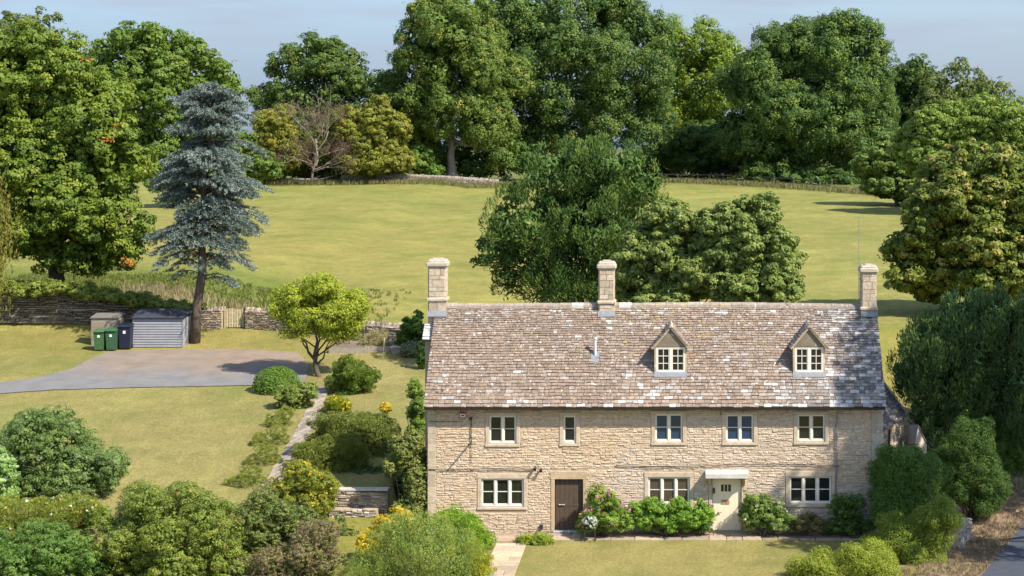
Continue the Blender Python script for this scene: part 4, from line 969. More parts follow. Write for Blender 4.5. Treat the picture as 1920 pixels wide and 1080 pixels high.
def bin_(px, Y, colr, label, wpx=20.5, hpx=38):
    x = XS(px, Y); z = float(H(x, Y)) + .03; k = Y / FPX; w = wpx * k / 2; h = hpx * k
    o = empty('wheelie_bin', (x, Y, z)); tag(o, label, 'bin', 'wheelie bins beside the drive' if 'green' in label else None)
    m = MB(); t = .8
    def ring(f, zz, d=0.0): return [(x - w * f, Y - .30 * f + d, zz), (x + w * f, Y - .30 * f + d, zz), (x + w * f, Y + .34 * f, zz), (x - w * f, Y + .34 * f, zz)]
    m.hexa(ring(t, z + .02) + ring(.95, z + h * .86), colr); m.hexa([(a, b, c) for a, b, c in ring(1.0, z + h * .862)] + ring(1.0, z + h * .90), colr); m.build('body', M['plastic'], o)
    l = MB(); l.hexa([(x - w * 1.05, Y - .36, z + h * .905), (x + w * 1.05, Y - .36, z + h * .905), (x + w * 1.05, Y + .36, z + h * .96), (x - w * 1.05, Y + .36, z + h * .96), (x - w, Y - .32, z + h * .95), (x + w, Y - .32, z + h * .95), (x + w, Y + .33, z + h * 1.02), (x - w, Y + .33, z + h * 1.02)], tuple(np.array(colr) * 1.15))
    l.tube([(x - w * .7, Y + .40, z + h * .98), (x + w * .7, Y + .40, z + h * .98)], .022, 6, colr); l.build('lid', M['plastic'], o)
    for s in (-1, 1):
        wh = MB(); wh.tube([(x + s * (w * .72), Y + .30, z + .10), (x + s * (w * .72 + .06), Y + .30, z + .10)], .10, 10, (.02, .02, .02)); wh.build('wheel', M['plastic'], o)
    lb = MB(); lb.box(x - .07, x + .07, Y - .292, Y - .287, z + h * .62, z + h * .74, (.62, .66, .58)); lb.build('sticker', M['plastic'], o)
bin_(188, 97.0, (.05, .115, .045), 'green wheelie bin standing left of its green neighbour in front of the wooden box')
bin_(210.5, 97.0, (.035, .095, .045), 'green wheelie bin standing between its green neighbour and the dark blue bin', 20.5, 40)
bin_(236, 97.3, (.012, .015, .034), 'dark blue wheelie bin tucked between the green bins and grey store', 24, 46)

# little retaining wall and low lawn left of the house
ry = 71.15
dry_wall('garden_wall', 'low dry stone garden wall at the back of the small lower lawn', [(XS(625, ry), ry), (XS(728, ry), ry)], [.80, .82], .4, 64, PALD + [(.45, .38, .29)], False)
wc = MB(); wc.box(XS(625, ry), XS(729, ry), ry - .26, ry + .25, float(H(-12.2, ry)) + .82, float(H(-12.2, ry)) + .875, (.46, .41, .34)); cpo = wc.build('coping', M['flag'], bpy.data.objects['garden_wall']); 
lw = dry_wall('garden_wall', 'knee high stone ledge in front of the low garden wall on the lower lawn', [(XS(618, 70.5), 70.5), (XS(708, 70.5), 70.5)], [.30, .26], .35, 65, PALD + [(.5, .45, .38)], False)
# stone wall end by the lane
e1 = P(1806, 1005, 69.2)
dry_wall('lane_wall', 'short mossy stone wall end between the right hedge and the road verge', [(9.95, 68.6), (10.35, 69.7), (10.7, 70.6)], [.8, .85, .8], .4, 66, [(.34, .31, .27), (.28, .26, .22)], False)

# raised beds and posts by the field wall
for (pa, pb, py, lab) in ((618, 688, 663, 'low plank edged vegetable bed behind the golden tree'), (685, 738, 660, 'small plank edged bed below the bean netting')):
    a, b = G(pa, py), G(pb, py); z = float(H(a[0], a[1])); o = empty('raised_bed', a); tag(o, lab, 'raised bed')
    m = MB(); m.box(a[0], b[0], a[1], a[1] + .05, z - .1, z + .28, (.30, .26, .21)); m.box(a[0], b[0], a[1] + 1.6, a[1] + 1.65, z - .1, z + .45, (.30, .26, .21)); m.box(a[0] - .05, a[0] - .001, a[1], a[1] + 1.65, z - .1, z + .30, (.28, .24, .2)); m.box(b[0] + .001, b[0] + .05, a[1], a[1] + 1.65, z - .1, z + .30, (.28, .24, .2)); m.build('frame', M['wood'], o)
    s = MB(); s.hexa([(a[0], a[1] + .051, z), (b[0], a[1] + .051, z), (b[0], a[1] + 1.59, z + .1), (a[0], a[1] + 1.59, z + .1), (a[0], a[1] + .051, z + .22), (b[0], a[1] + .051, z + .22), (b[0], a[1] + 1.59, z + .36), (a[0], a[1] + 1.59, z + .36)], (.16, .12, .08)); s.build('soil', M['wood'], o)
cr = MB(); a = G(752, 664); cr.box(a[0] - .5, a[0] + .45, a[1], a[1] + .9, a[2] - .05, a[2] + .32, (.33, .28, .24)); cr.box(a[0] - .56, a[0] + .51, a[1] - .06, a[1] + .96, a[2] + .322, a[2] + .37, (.40, .35, .31)); tag(cr.build('cold_frame', M['wood']), 'low grey cold frame beside the round clipped bush', 'cold frame')
for px, py, hh, lab in ((717, 670, 1.0, 'thin pale leaning post by the bean netting'), (655, 652, .7, 'short dark post behind the golden tree')):
    a = G(px, py); m = MB(); m.tube([a - np.array([0, 0, .1]), a + np.array([.12 if px > 700 else 0, 0, hh])], .035, 6, (.42, .37, .29) if px > 700 else (.1, .09, .08)); tag(m.build('garden_post', M['wood']), lab, 'post')

# plant stand by the brown door
ps = empty('plant_stand', (XS(1106, 68.6), 68.6, .05)); tag(ps, 'dark iron stand with a potted white flower by the brown door', 'plant stand')
m = MB(); x = XS(1106, 68.6)
for dx in (-.19, .19):
    for dy in (-.12, .12): m.box(x + dx - .015, x + dx + .015, 68.6 + dy - .015, 68.6 + dy + .015, -.02, .42)
m.box(x - .23, x + .23, 68.45, 68.75, .421, .45); m.build('frame', M['iron'], ps)
Lp = np.array([[x, 68.6, .68, .26, .2, .22]]); crown('plant', Lp, 420, .045, ((.03, .06, .02), (.06, .10, .03), (.12, .16, .07)), M['leaf'], ps, 900, per=14); blooms('flowers', Lp, 22, .03, [(.7, .66, .66)], ps, 901)

# ------------------------------------------------------------------ trees
GRN = dict(
    beech=((.030, .058, .012), (.068, .105, .020), (.125, .155, .034)),
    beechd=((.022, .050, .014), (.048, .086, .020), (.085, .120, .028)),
    lime=((.045, .085, .010), (.095, .140, .016), (.15, .19, .025)),
    syc=((.036, .064, .010), (.078, .115, .016), (.135, .165, .023)),
    olive=((.065, .080, .014), (.12, .13, .022), (.19, .185, .035)),
    yew=((.020, .042, .014), (.036, .068, .018), (.075, .110, .024)),
    shrub=((.040, .070, .020), (.075, .115, .030), (.13, .165, .050)),
    fresh=((.07, .12, .014), (.14, .20, .022), (.22, .28, .035)),
    gold=((.12, .15, .012), (.21, .24, .020), (.32, .33, .035)),
    yellow=((.16, .14, .015), (.28, .23, .022), (.40, .30, .03)),
    grey=((.07, .095, .055), (.12, .145, .085), (.18, .20, .125)),
)
FG = 'broadleaf trees along the top of the field'
tree('beech_tree', 'tall pale green beech with a bare grey trunk at the top of the field', 'tree', 234,
     [(850, 60, 88, 62), (805, 130, 72, 75), (905, 135, 68, 90), (770, 205, 46, 50), (840, 215, 95, 75), (920, 240, 52, 70), (860, 15, 55, 28), (945, 292, 26, 38), (800, 20, 35, 25)], 42000, .24, GRN['beech'], 101, trunk=(847,), r0=.62, group=FG, bark='palebark', droop=.35, zmin=-.75, hole=1.6, accent=((.17, .17, .04), .12))
tree('beech_tree', 'largest dark green beech rising above the frame behind the yew', 'tree', 246,
     [(1065, 40, 140, 75), (985, 130, 78, 100), (1085, 140, 110, 110), (1175, 120, 85, 110), (1205, 235, 56, 78), (1120, 235, 80, 70), (1030, 250, 62, 45), (985, 20, 72, 45), (1160, 25, 62, 42), (960, 215, 40, 60)], 56000, .25, GRN['beechd'], 102, trunk=(1015,), r0=.75, group=FG, bark='palebark', droop=.35, hole=2.0, accent=((.12, .14, .035), .14))
tree('lime_tree', 'bright yellow green tree in the gap between the two great dark beeches', 'tree', 262,
     [(1290, 95, 72, 55), (1320, 165, 75, 75), (1260, 190, 50, 80), (1350, 120, 50, 45), (1300, 250, 65, 70), (1365, 230, 40, 90)], 26000, .25, GRN['lime'], 103, r0=.5, group=FG, hole=2.0, droop=.3)
tree('beech_tree', 'broad dome shaped dark beech right of centre at the field edge', 'tree', 239,
     [(1520, 95, 120, 66), (1430, 160, 78, 90), (1605, 165, 64, 95), (1520, 190, 125, 100), (1420, 255, 62, 62), (1500, 280, 80, 52), (1590, 270, 72, 66), (1560, 70, 80, 46), (1640, 215, 32, 60)], 56000, .25, GRN['beechd'], 104, r0=.7, group=FG, droop=.35, hole=1.8, accent=((.11, .15, .025), .16))
tree('broadleaf_tree', 'dark narrow tree behind the broad beech and the right hand copse', 'tree', 272,
     [(1705, 160, 42, 52), (1715, 220, 46, 60)], 9000, .26, GRN['beechd'], 105, r0=.4, group=FG, hole=1.6)
tree('broadleaf_tree', 'olive green rounded tree against the sky at the far right', 'tree', 266,
     [(1800, 165, 66, 52), (1850, 195, 48, 48), (1765, 205, 48, 50), (1815, 225, 74, 50), (1895, 225, 30, 35)], 18000, .26, ((.04, .065, .018), (.075, .10, .026), (.12, .135, .035)), 106, r0=.5, group=FG, hole=2.2)
tree('broadleaf_tree', 'light green spreading tree at the right edge above the horse chestnut', 'tree', 185,
     [(1800, 250, 78, 50), (1885, 250, 85, 62), (1745, 295, 72, 50), (1840, 320, 100, 62), (1930, 320, 80, 80)], 38000, .21, ((.05, .09, .018), (.10, .145, .028), (.155, .195, .042)), 107, r0=.4, k=12)
tree('broadleaf_tree', 'low leafy tree at the right corner of the field beside the broad beech', 'tree', 196,
     [(1660, 300, 52, 42), (1700, 340, 56, 48), (1730, 375, 46, 32), (1625, 310, 24, 22), (1650, 345, 30, 18)], 19000, .2, ((.045, .08, .02), (.085, .125, .028), (.135, .175, .045)), 108, r0=.25)
tree('broadleaf_tree', 'dark understorey tree in the shade below the bright lime', 'tree', 252,
     [(1330, 280, 60, 48), (1270, 290, 36, 36), (1395, 290, 40, 42), (1450, 315, 40, 24)], 13000, .24, GRN['beechd'], 109, r0=.25)
tree('oak_tree', 'dark rounded oak at the top of the field behind the bare tree', 'tree', 234,
     [(590, 125, 66, 40), (640, 150, 52, 50), (555, 180, 52, 50), (610, 200, 80, 55), (530, 130, 24, 32), (690, 190, 44, 54), (498, 185, 30, 30), (560, 250, 70, 60), (640, 260, 70, 60), (590, 95, 50, 24)], 32000, .22, ((.028, .055, .014), (.055, .09, .02), (.10, .125, .028)), 110, r0=.45, hole=1.6)
tree('maple_tree', 'yellowing field maple between the blue spruce and the bare tree', 'tree', 226, [(512, 240, 40, 40), (495, 285, 38, 50), (535, 290, 30, 40), (500, 315, 44, 26)], 14000, .19, GRN['olive'], 111, r0=.22, accent=((.22, .17, .03), .12))
tree('maple_tree', 'yellowing field maple between the bare tree and the pale beech', 'tree', 227, [(700, 220, 34, 38), (718, 262, 44, 50), (690, 300, 44, 38), (660, 245, 32, 40), (725, 300, 40, 34)], 19000, .19, GRN['olive'], 112, r0=.22)
shrub('hedge_shrub', 'dark green shrub clump behind the foot of the bare tree', 'shrub', 230, [(560, 300, 44, 34), (630, 280, 46, 48), (655, 315, 36, 22)], 10000, .19, GRN['beech'], 113, accent=((.16, .09, .04), .3))
shrub('hedge_shrub', 'low bright green bush left of the grey beech trunk', 'shrub', 232, [(780, 303, 32, 28), (760, 320, 24, 16), (805, 318, 18, 16)], 5500, .18, ((.04, .08, .015), (.075, .125, .022), (.12, .17, .03)), 114)
shrub('hedge_shrub', 'shaded bush below the largest beech behind the yew', 'shrub', 236, [(985, 300, 36, 30), (1045, 310, 40, 25), (900, 318, 30, 14)], 6000, .19, GRN['beechd'], 115)
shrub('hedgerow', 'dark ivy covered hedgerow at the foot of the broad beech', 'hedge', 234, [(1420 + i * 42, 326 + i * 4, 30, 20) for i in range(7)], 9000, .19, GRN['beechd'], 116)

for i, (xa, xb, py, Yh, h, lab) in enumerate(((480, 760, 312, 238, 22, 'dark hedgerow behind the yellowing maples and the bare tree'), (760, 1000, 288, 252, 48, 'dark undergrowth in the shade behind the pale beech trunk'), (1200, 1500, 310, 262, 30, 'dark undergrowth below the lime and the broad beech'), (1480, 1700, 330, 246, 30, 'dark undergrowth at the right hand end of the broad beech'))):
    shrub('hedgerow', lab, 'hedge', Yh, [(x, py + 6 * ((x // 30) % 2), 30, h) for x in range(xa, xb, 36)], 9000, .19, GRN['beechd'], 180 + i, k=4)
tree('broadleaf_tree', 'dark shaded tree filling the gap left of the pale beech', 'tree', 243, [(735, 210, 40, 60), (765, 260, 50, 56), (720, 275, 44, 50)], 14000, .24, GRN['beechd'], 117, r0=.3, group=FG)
shrub('hedgerow', 'tall leafy hedge between the blue spruce and the yellowing maples', 'hedge', 186, [(400, 290, 46, 52), (450, 300, 40, 42), (490, 318, 34, 28), (350, 300, 50, 50)], 14000, .17, GRN['beech'], 118)
# left group
tree('sycamore_tree', 'great bright green sycamore with red tinged leaves filling the left edge', 'tree', 107,
     [(60, 150, 95, 90), (150, 220, 82, 80), (30, 290, 100, 110), (130, 330, 105, 90), (205, 300, 66, 66), (190, 400, 80, 72), (80, 430, 110, 70), (160, 480, 80, 40), (-40, 200, 100, 130), (225, 470, 38, 36), (-30, 420, 80, 80), (40, 95, 50, 40)], 70000, .14, GRN['syc'], 120, r0=.5, k=11, hole=.9, accent=((.30, .11, .03), .006), base=(-36.0, 107.6))
tree('ash_tree', 'tall green tree rising behind the blue spruce at upper left', 'tree', 150,
     [(250, 80, 72, 46), (215, 130, 70, 60), (310, 130, 72, 62), (380, 160, 52, 52), (420, 165, 30, 44), (300, 210, 92, 70), (400, 230, 52, 60), (270, 280, 70, 46), (340, 320, 70, 50)], 42000, .18, ((.035, .07, .012), (.072, .115, .02), (.12, .16, .03)), 121, r0=.4, hole=1.4, base=(-38.2, 150.0))
tree('ash_tree', 'slender open crowned tree against the sky at the top left corner', 'tree', 145, [(75, 60, 36, 34), (20, 60, 38, 30), (90, 100, 30, 32)], 5200, .17, ((.04, .065, .02), (.07, .095, .028), (.11, .13, .04)), 122, r0=.25, hole=.9, inner=.05, base=(-48.5, 146))
tree('horse_chestnut_tree', 'horse chestnut with browning leaf tips right of the house', 'tree', 108,
     [(1795, 370, 92, 72), (1740, 450, 66, 66), (1850, 330, 80, 56), (1870, 430, 96, 90), (1790, 500, 90, 66), (1720, 510, 50, 52), (1900, 520, 90, 60), (1940, 380, 70, 90)], 40000, .16, ((.038, .062, .012), (.078, .105, .018), (.14, .145, .03)), 123, r0=.4, k=11, accent=((.20, .175, .055), .16), per=26)

# dark yew behind the house: rising sprays
tree('yew_tree', 'dark green bushy yew behind the roof beside the middle chimney', 'tree', 92,
     [(1080, 345, 84, 60), (1140, 340, 74, 56), (1000, 420, 74, 60), (1090, 420, 110, 82), (1180, 400, 70, 80), (945, 470, 46, 40), (1010, 510, 80, 50), (1110, 520, 100, 60), (905, 490, 20, 16), (1215, 350, 32, 28)], 52000, .13, ((.024, .05, .016), (.044, .08, .02), (.09, .125, .028)), 130, r0=.3, k=14, fr=.34, blade=1.2, asp=.28, hole=.8, flat=1.9, mat='needle', per=40, accent=((.09, .125, .025), .14), base=(-4.6, 92.4))
tree('plum_tree', 'mid green rounded tree behind the ridge between the middle chimney and the dormers', 'tree', 86.5,
     [(1250, 440, 62, 52), (1300, 500, 84, 60), (1200, 490, 46, 56), (1330, 440, 44, 40), (1350, 530, 66, 44), (1240, 540, 84, 50)], 30000, .10, ((.062, .092, .028), (.112, .145, .038), (.175, .20, .062)), 131, r0=.18, hole=.4, k=16, fr=.30)
tree('plum_tree', 'rounded tree right of its twin behind the ridge above the right dormer', 'tree', 85.5,
     [(1400, 425, 62, 48), (1440, 480, 54, 60), (1370, 470, 60, 60), (1410, 535, 84, 50), (1470, 520, 32, 44), (1435, 392, 30, 28), (1350, 430, 40, 36)], 26000, .10, ((.06, .092, .026), (.108, .145, .036), (.17, .20, .06)), 132, r0=.18, hole=.4, k=16, fr=.30)
# big yew in shade on the right
tree('yew_tree', 'large shaded dark yew right of the house above the hedges', 'tree', 81,
     [(1840, 620, 76, 52), (1780, 660, 80, 60), (1730, 700, 50, 60), (1880, 680, 90, 72), (1800, 740, 96, 70), (1720, 650, 30, 36), (1900, 780, 80, 72), (1775, 800, 60, 40), (1950, 640, 70, 80), (1860, 580, 40, 28)], 46000, .12, ((.028, .058, .026), (.05, .09, .032), (.09, .135, .036)), 133, r0=.3, k=12, fr=.36, blade=1.5, asp=.26, flat=2.1, mat='needle', hole=.4, per=44)
# small golden tree on the lawn
tg = G(598, 706)
tree('robinia_tree', 'small golden green tree on the garden lawn with a forked bare trunk', 'tree', float(tg[1]),
     [(600, 558, 54, 32), (558, 575, 42, 32), (642, 576, 40, 34), (600, 598, 58, 32), (532, 562, 22, 20), (660, 612, 22, 24), (552, 616, 26, 20), (630, 626, 26, 18), (600, 536, 34, 14)], 24000, .065, ((.09, .12, .012), (.155, .19, .02), (.245, .265, .032)), 134, trunk=(598, (588, 668)), r0=.15, hole=.35, inner=.08, k=10, per=12, puff=.30)

# ---- blue spruce
def spruce():
    rng = np.random.default_rng(140); Y = 99.0; base = G(365, 643); Y = float(base[1]); top = P(402, 160, Y)
    o = empty('blue_spruce', base); tag(o, 'blue grey spruce with bare lower trunk beside the grey store', 'tree')
    mb = MB(); pts = bend(base - np.array([0, 0, .2]), top, rng, 7, .004); mb.tube(pts, [.30, .25, .22, .19, .15, .11, .07, .02], 9)
    axis = np.array(pts); C, S, U, K = [], [], [], []
    prof_y = [150, 165, 190, 230, 260, 300, 350, 400, 440, 470, 500, 530, 570]; prof_w = [8, 36, 66, 74, 90, 84, 104, 96, 112, 124, 104, 60, 20]
    zt, zb0 = top[2], base[2]; z = zb0 + 3.3
    while z < zt - .05:
        f = (z - zb0) / (zt - zb0); low = f < .38
        nb = 2 if f < .30 else (3 if low else 4)
        for _ in range(nb):
            zz = z + rng.normal() * .25; c = np.array([np.interp(zz, axis[:, 2], axis[:, k]) for k in range(3)]); py = CY + (ZC - zz) * FPX / Y
            R = np.interp(py, prof_y, prof_w) * Y / FPX; az = rng.uniform(0, 2 * math.pi); r = R * rng.uniform(.40, 1.18); d = np.array([math.cos(az), math.sin(az), 0])
            dr = (-.30 if low else -.26) * r * rng.uniform(.5, 1.2) if f < .78 else .10 * r
            pl = np.array([c + d * r * t + np.array([0, 0, .22 * r * math.sin(t * 2.4) + dr * t * t]) for t in np.linspace(0, 1, 7)])
            mb.tube(pl, list(np.linspace(.05, .012, 7) * (.5 + .5 * r / 3)), 5)
            kb = rng.normal() * .14; nt = int(2 + r * 5.5)
            for t in np.linspace(.40 if low else .28, 1.0, nt):
                if rng.random() < (.55 if low else .30): continue
                for sd in (-1, 0, 1):
                    wdt = .46 * r * (1.10 - t) * sd * rng.uniform(.6, 1.1) if sd else 0
                    q = np.array([np.interp(t, np.linspace(0, 1, 7), pl[:, k]) for k in range(3)]) + np.cross(d, UP) * wdt + np.array([0, 0, -.14 * abs(sd) - .05 * rng.random()]) + rng.normal(size=3) * .04
                    ax = d * .8 + np.cross(d, UP) * sd * .55 + np.array([0, 0, -.22]); ax = ax / np.linalg.norm(ax); L_ = rng.uniform(.30, .55) * (.7 + .12 * r); m = 34
                    tt = rng.random(m); dirs = unit(ax[None] * .55 + rng.normal(size=(m, 3)) * .62 + np.array([0, 0, .18]))
                    C.append(q + ax * (tt[:, None] - .25) * L_ + dirs * .055); U.append(dirs); S.append(.068 * rng.uniform(.7, 1.3, m)); K.append(kb + rng.normal() * .08 + (tt - .5) * .35 + f * .10)
        z += .17 + .10 * low
    C, U, S, K = np.vstack(C), np.vstack(U), np.hstack(S), np.hstack(K)
    N = unit(np.cross(U, rng.normal(size=U.shape)) + UP * .9); t = np.clip(.45 + K + rng.normal(size=len(C)) * .12, 0, 1)[:, None]
    col = np.array((.075, .115, .092)) * (1 - t) + np.array((.31, .385, .345)) * t
    br = rng.random(len(C)) < .09; col[br] = (.16, .13, .09)
    mb.build('trunk', M['bark'], o, True); leaves_mesh('crown', C, N, S, .28, col, M['needle'], o, U, rng)
spruce()

# ---- bare dying tree in the hedge
def bare():
    rng = np.random.default_rng(150); Y = 224.0; b = P(583, 336, Y); b[2] = float(H(b[0], Y)); o = empty('bare_tree', b); tag(o, 'leafless dying tree with pale trunk and rusty twigs at the field edge', 'tree')
    mb = MB(); tips = []
    def grow(p, d, L, r, lev):
        d = d / np.linalg.norm(d); e = p + d * L; mb.tube(bend(p, e, rng, 3, .05), list(np.linspace(r, r * .6, 4)), 5 if lev else 7)
        if lev >= 4 or r < .02: tips.append(e); return
        for k in range(3 if lev < 3 else 2):
            nd = d + rng.normal(size=3) * .38 + np.array([0, 0, .18 if lev < 2 else -.02]); grow(p + d * L * rng.uniform(.55, 1.0), nd, L * rng.uniform(.58, .78), r * .58, lev + 1)
    grow(b, np.array([.10, 0, 1.0]), 5.6, .17, 0)
    for az in np.linspace(0, 6.0, 9): grow(b + np.array([.2, 0, 1.6 + .25 * az]), np.array([math.cos(az), math.sin(az) * .6, .35]), 2.5, .08, 2)
    mb.build('trunk', M['palebark'], o, True)
    T = np.array(tips); T = T[T[:, 2] < b[2] + 9.5]; n = 110; C = np.repeat(T, n, 0) + rng.normal(size=(len(T) * n, 3)) * .45; Nn = unit(rng.normal(size=C.shape)); S = rng.uniform(.05, .13, len(C))
    col = np.array((.20, .13, .09)) * rng.uniform(.6, 1.3, (len(C), 1)); leaves_mesh('dead_twigs', C, Nn, S, .25, col, M['leaf'], o, None, rng)
bare()

# ---- weeping golden tree at the left edge
def weeping():
    rng = np.random.default_rng(160); Y = 93.0; b = np.array([XS(-70, Y), Y, float(H(XS(-70, Y), Y))]); o = empty('weeping_willow', b); tag(o, 'yellow green weeping tree hanging in at the left edge', 'tree')
    trunk_mesh(b, P(-65, 420, Y), .28, [P(-20, 300, Y), P(-110, 320, Y), P(-60, 290, Y + 1.5), P(-5, 330, Y - 1)], rng, M['bark'], o)
    C, U, K = [], [], []
    for _ in range(300):
        px = rng.normal(-55, 36); dy = rng.normal() * 1.5; top = P(px, 300 + abs(px + 60) * .7 + rng.uniform(-18, 40), Y + dy); L = rng.uniform(2.5, 6.5); x0 = np.cumsum(rng.normal(size=30) * .03)
        top[0] = min(top[0], XS(26, Y)); n = int(L * 22); s = np.sort(rng.random(n)) * L
        pos = top + np.stack([np.interp(s, np.linspace(0, L, 30), x0), rng.normal(size=n) * .05, -s], 1) + rng.normal(size=(n, 3)) * .07
        C.append(pos); U.append(np.tile([0, 0, -1.0], (n, 1)) + rng.normal(size=(n, 3)) * .35); K.append(np.full(n, rng.normal() * .18))
    C, U, K = np.vstack(C), np.vstack(U), np.hstack(K); ok = C[:, 2] > H(C[:, 0], C[:, 1]) + .3; C, U, K = C[ok], U[ok], K[ok]
    t = np.clip(.5 + K + rng.normal(size=len(C)) * .15, 0, 1)[:, None]; col = np.array((.11, .12, .02)) * (1 - t) + np.array((.26, .24, .045)) * t
    leaves_mesh('crown', C, unit(rng.normal(size=C.shape)), np.full(len(C), .10), .3, col, M['leaf'], o, U, rng)
weeping()

def shl_(X, Y, z, r): k = FPX / Y; return (CX + X * k, CY + (ZC - z) * k, r * k, r * k, Y - 68)
# ---- tree across the lane, just outside the picture: it shades the yew and the right end of the house
tree('roadside_tree', 'roadside tree across the lane that shades the right end of the house', 'tree', 68,
     [shl_(20.5, 62, 16.5, 3.4), shl_(23.0, 62.5, 22, 2.8), shl_(24.5, 70, 18, 4.3), shl_(28, 72, 12, 4.2), shl_(15.2, 61.5, 11.3, 1.7)], 20000, .22, GRN['beech'], 170, r0=.4, k=9, hole=1.3, inner=.08, base=(23.0, 66.5))

# ------------------------------------------------------------------ hedges on the right
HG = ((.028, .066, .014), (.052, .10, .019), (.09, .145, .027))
HL = ((.05, .085, .012), (.10, .135, .018), (.16, .185, .028))
HK = dict(k=5, fr=.26, puff=.15, per=12, jitter=.45, flat=.9, hole=0, rd=1.0)
shrub('clipped_hedge', 'tall dark clipped hedge block against the right corner of the house', 'hedge', 68.6, [(1702, 915, 70, 82), (1676, 955, 46, 50), (1690, 870, 52, 38)], 24000, .045, HG, 201, pw=2.7, **HK)
shrub('clipped_hedge', 'rounded hedge with shade painted into its leaves behind the tall clipped block near the lane', 'hedge', 73.5, [(1826, 890, 62, 78), (1822, 826, 50, 42), (1782, 885, 42, 66), (1850, 920, 40, 50)], 24000, .045, tuple(tuple(np.array(c) * .72) for c in HG), 202, pw=2.4, **HK)  # hedge colours scaled down, painting in shade that does not fall here
shrub('clipped_hedge', 'narrow dark hedge end beside the lane at the right edge', 'hedge', 80, [(1892, 868, 27, 68), (1915, 850, 30, 66)], 9000, .05, ((.034, .07, .014), (.062, .11, .02), (.10, .15, .028)), 203, pw=2.4, **HK)
shrub('clipped_hedge', 'mid green hedge in front of the tall dark clipped block', 'hedge', 65.8, [(1748, 990, 50, 52), (1690, 1020, 62, 50), (1770, 962, 26, 30), (1720, 1056, 66, 54), (1645, 1035, 44, 36)], 26000, .042, HL, 204, pw=2.4, **HK)
shrub('clipped_hedge', 'light yellow green hedge at the bottom of the front lawn', 'hedge', 63.0, [(1590, 1078, 80, 52), (1648, 1066, 42, 46), (1535, 1096, 70, 44), (1590, 1115, 120, 54)], 26000, .042, ((.075, .105, .012), (.135, .165, .02), (.195, .215, .032)), 205, pw=2.2, **HK)

# ------------------------------------------------------------------ planting along the house front
shrub('rose_bush', 'rose bush with pink and orange blooms beside the brown door', 'shrub', 69.25, [(1130, 945, 34, 28), (1120, 975, 36, 26), (1150, 970, 30, 30), (1105, 985, 14, 12)], 5600, .045, ((.05, .09, .015), (.10, .16, .025), (.17, .23, .04)), 211, rd=.5, flowers=[('bloom', 16, .05, [(.62, .22, .36), (.66, .30, .12), (.6, .28, .40)])])
shrub('leafy_bush', 'fresh green leafy bush under the middle ground floor window', 'shrub', 69.3, [(1210, 970, 30, 30), (1250, 962, 40, 30), (1295, 966, 36, 30), (1270, 980, 50, 20)], 7600, .05, ((.045, .095, .014), (.09, .165, .02), (.16, .235, .035)), 212, rd=.48)
shrub('leafy_bush', 'narrow dark climber at the left jamb of the cream door', 'shrub', 69.5, [(1318, 970, 13, 26), (1312, 985, 18, 14)], 1500, .045, ((.02, .05, .012), (.04, .08, .016), (.07, .12, .02)), 213, rd=.3)
shrub('rose_bush', 'pale leaved rose bush right of the cream door', 'shrub', 69.3, [(1420, 950, 26, 28), (1440, 965, 36, 30), (1465, 980, 26, 20), (1405, 975, 16, 22)], 5600, .045, ((.04, .075, .018), (.085, .135, .03), (.20, .23, .07)), 214, rd=.48, flowers=[('bloom', 9, .045, [(.62, .42, .42), (.64, .56, .44)])])
shrub('border_plant', 'low reddish brown border plant below the right ground floor window', 'plant', 69.3, [(1515, 980, 30, 16), (1490, 985, 20, 14)], 2200, .04, ((.04, .05, .02), (.08, .08, .03), (.14, .11, .05)), 215, rd=.4)
shrub('leafy_bush', 'shaded bush near the right corner of the house front', 'shrub', 69.3, [(1590, 958, 30, 26), (1610, 985, 26, 18), (1570, 990, 26, 12)], 3800, .048, ((.03, .06, .016), (.055, .095, .022), (.09, .14, .03)), 216, rd=.45)
shrub('border_plant', 'small round yellow green plant at the edge of the front path', 'plant', 68.3, [(1000, 1022, 32, 18), (985, 1018, 18, 14), (1022, 1022, 18, 15)], 3200, .04, ((.06, .10, .014), (.13, .17, .02), (.24, .24, .03)), 217, rd=.45)

# ------------------------------------------------------------------ foreground shrubs
shrub('mixed_shrub', 'feathery green and yellow shrub in front of the left corner of the house', 'shrub', 62.8, [(790, 1030, 74, 58), (735, 1056, 72, 52), (845, 1060, 62, 54), (690, 1085, 56, 46), (770, 995, 46, 34), (820, 1000, 40, 34), (800, 1100, 110, 50)], 24000, .042, ((.075, .12, .03), (.135, .185, .045), (.23, .26, .06)), 221, blade=1.0, asp=.26, flat=1.2, accent=((.24, .24, .035), .16))
shrub('mixed_shrub', 'bright fresh green bush against the house left of the lower window', 'shrub', 67.0, [(872, 990, 40, 34), (845, 985, 36, 28), (895, 1020, 24, 28)], 9500, .042, ((.06, .12, .014), (.12, .20, .02), (.19, .28, .03)), 222, rd=.8, blade=.6, asp=.4)
shrub('golden_shrub', 'yellow leaved shrub behind the feathery bush on the lower lawn', 'shrub', 64.6, [(722, 1000, 30, 24), (700, 1020, 28, 24), (752, 975, 28, 20)], 6200, .04, GRN['yellow'], 223, rd=.7)
shrub('golden_shrub', 'yellow green plant at the left edge of the paved front path', 'shrub', 63.6, [(885, 1045, 26, 26), (904, 1070, 16, 26), (868, 1075, 26, 28), (885, 1100, 26, 24)], 6500, .04, ((.10, .13, .012), (.19, .20, .02), (.30, .28, .03)), 224, rd=.6, blade=.8, asp=.35)
shrub('purple_shrub', 'open shrub with purple brown leaves beside the lower lawn', 'shrub', 62.4, [(585, 1020, 52, 46), (540, 1060, 62, 50), (610, 1055, 32, 40), (490, 1075, 56, 50), (560, 1100, 90, 44)], 20000, .045, ((.06, .065, .028), (.11, .11, .042), (.165, .15, .07)), 225, accent=((.15, .075, .075), .32), hole=.3, per=12, inner=.12)
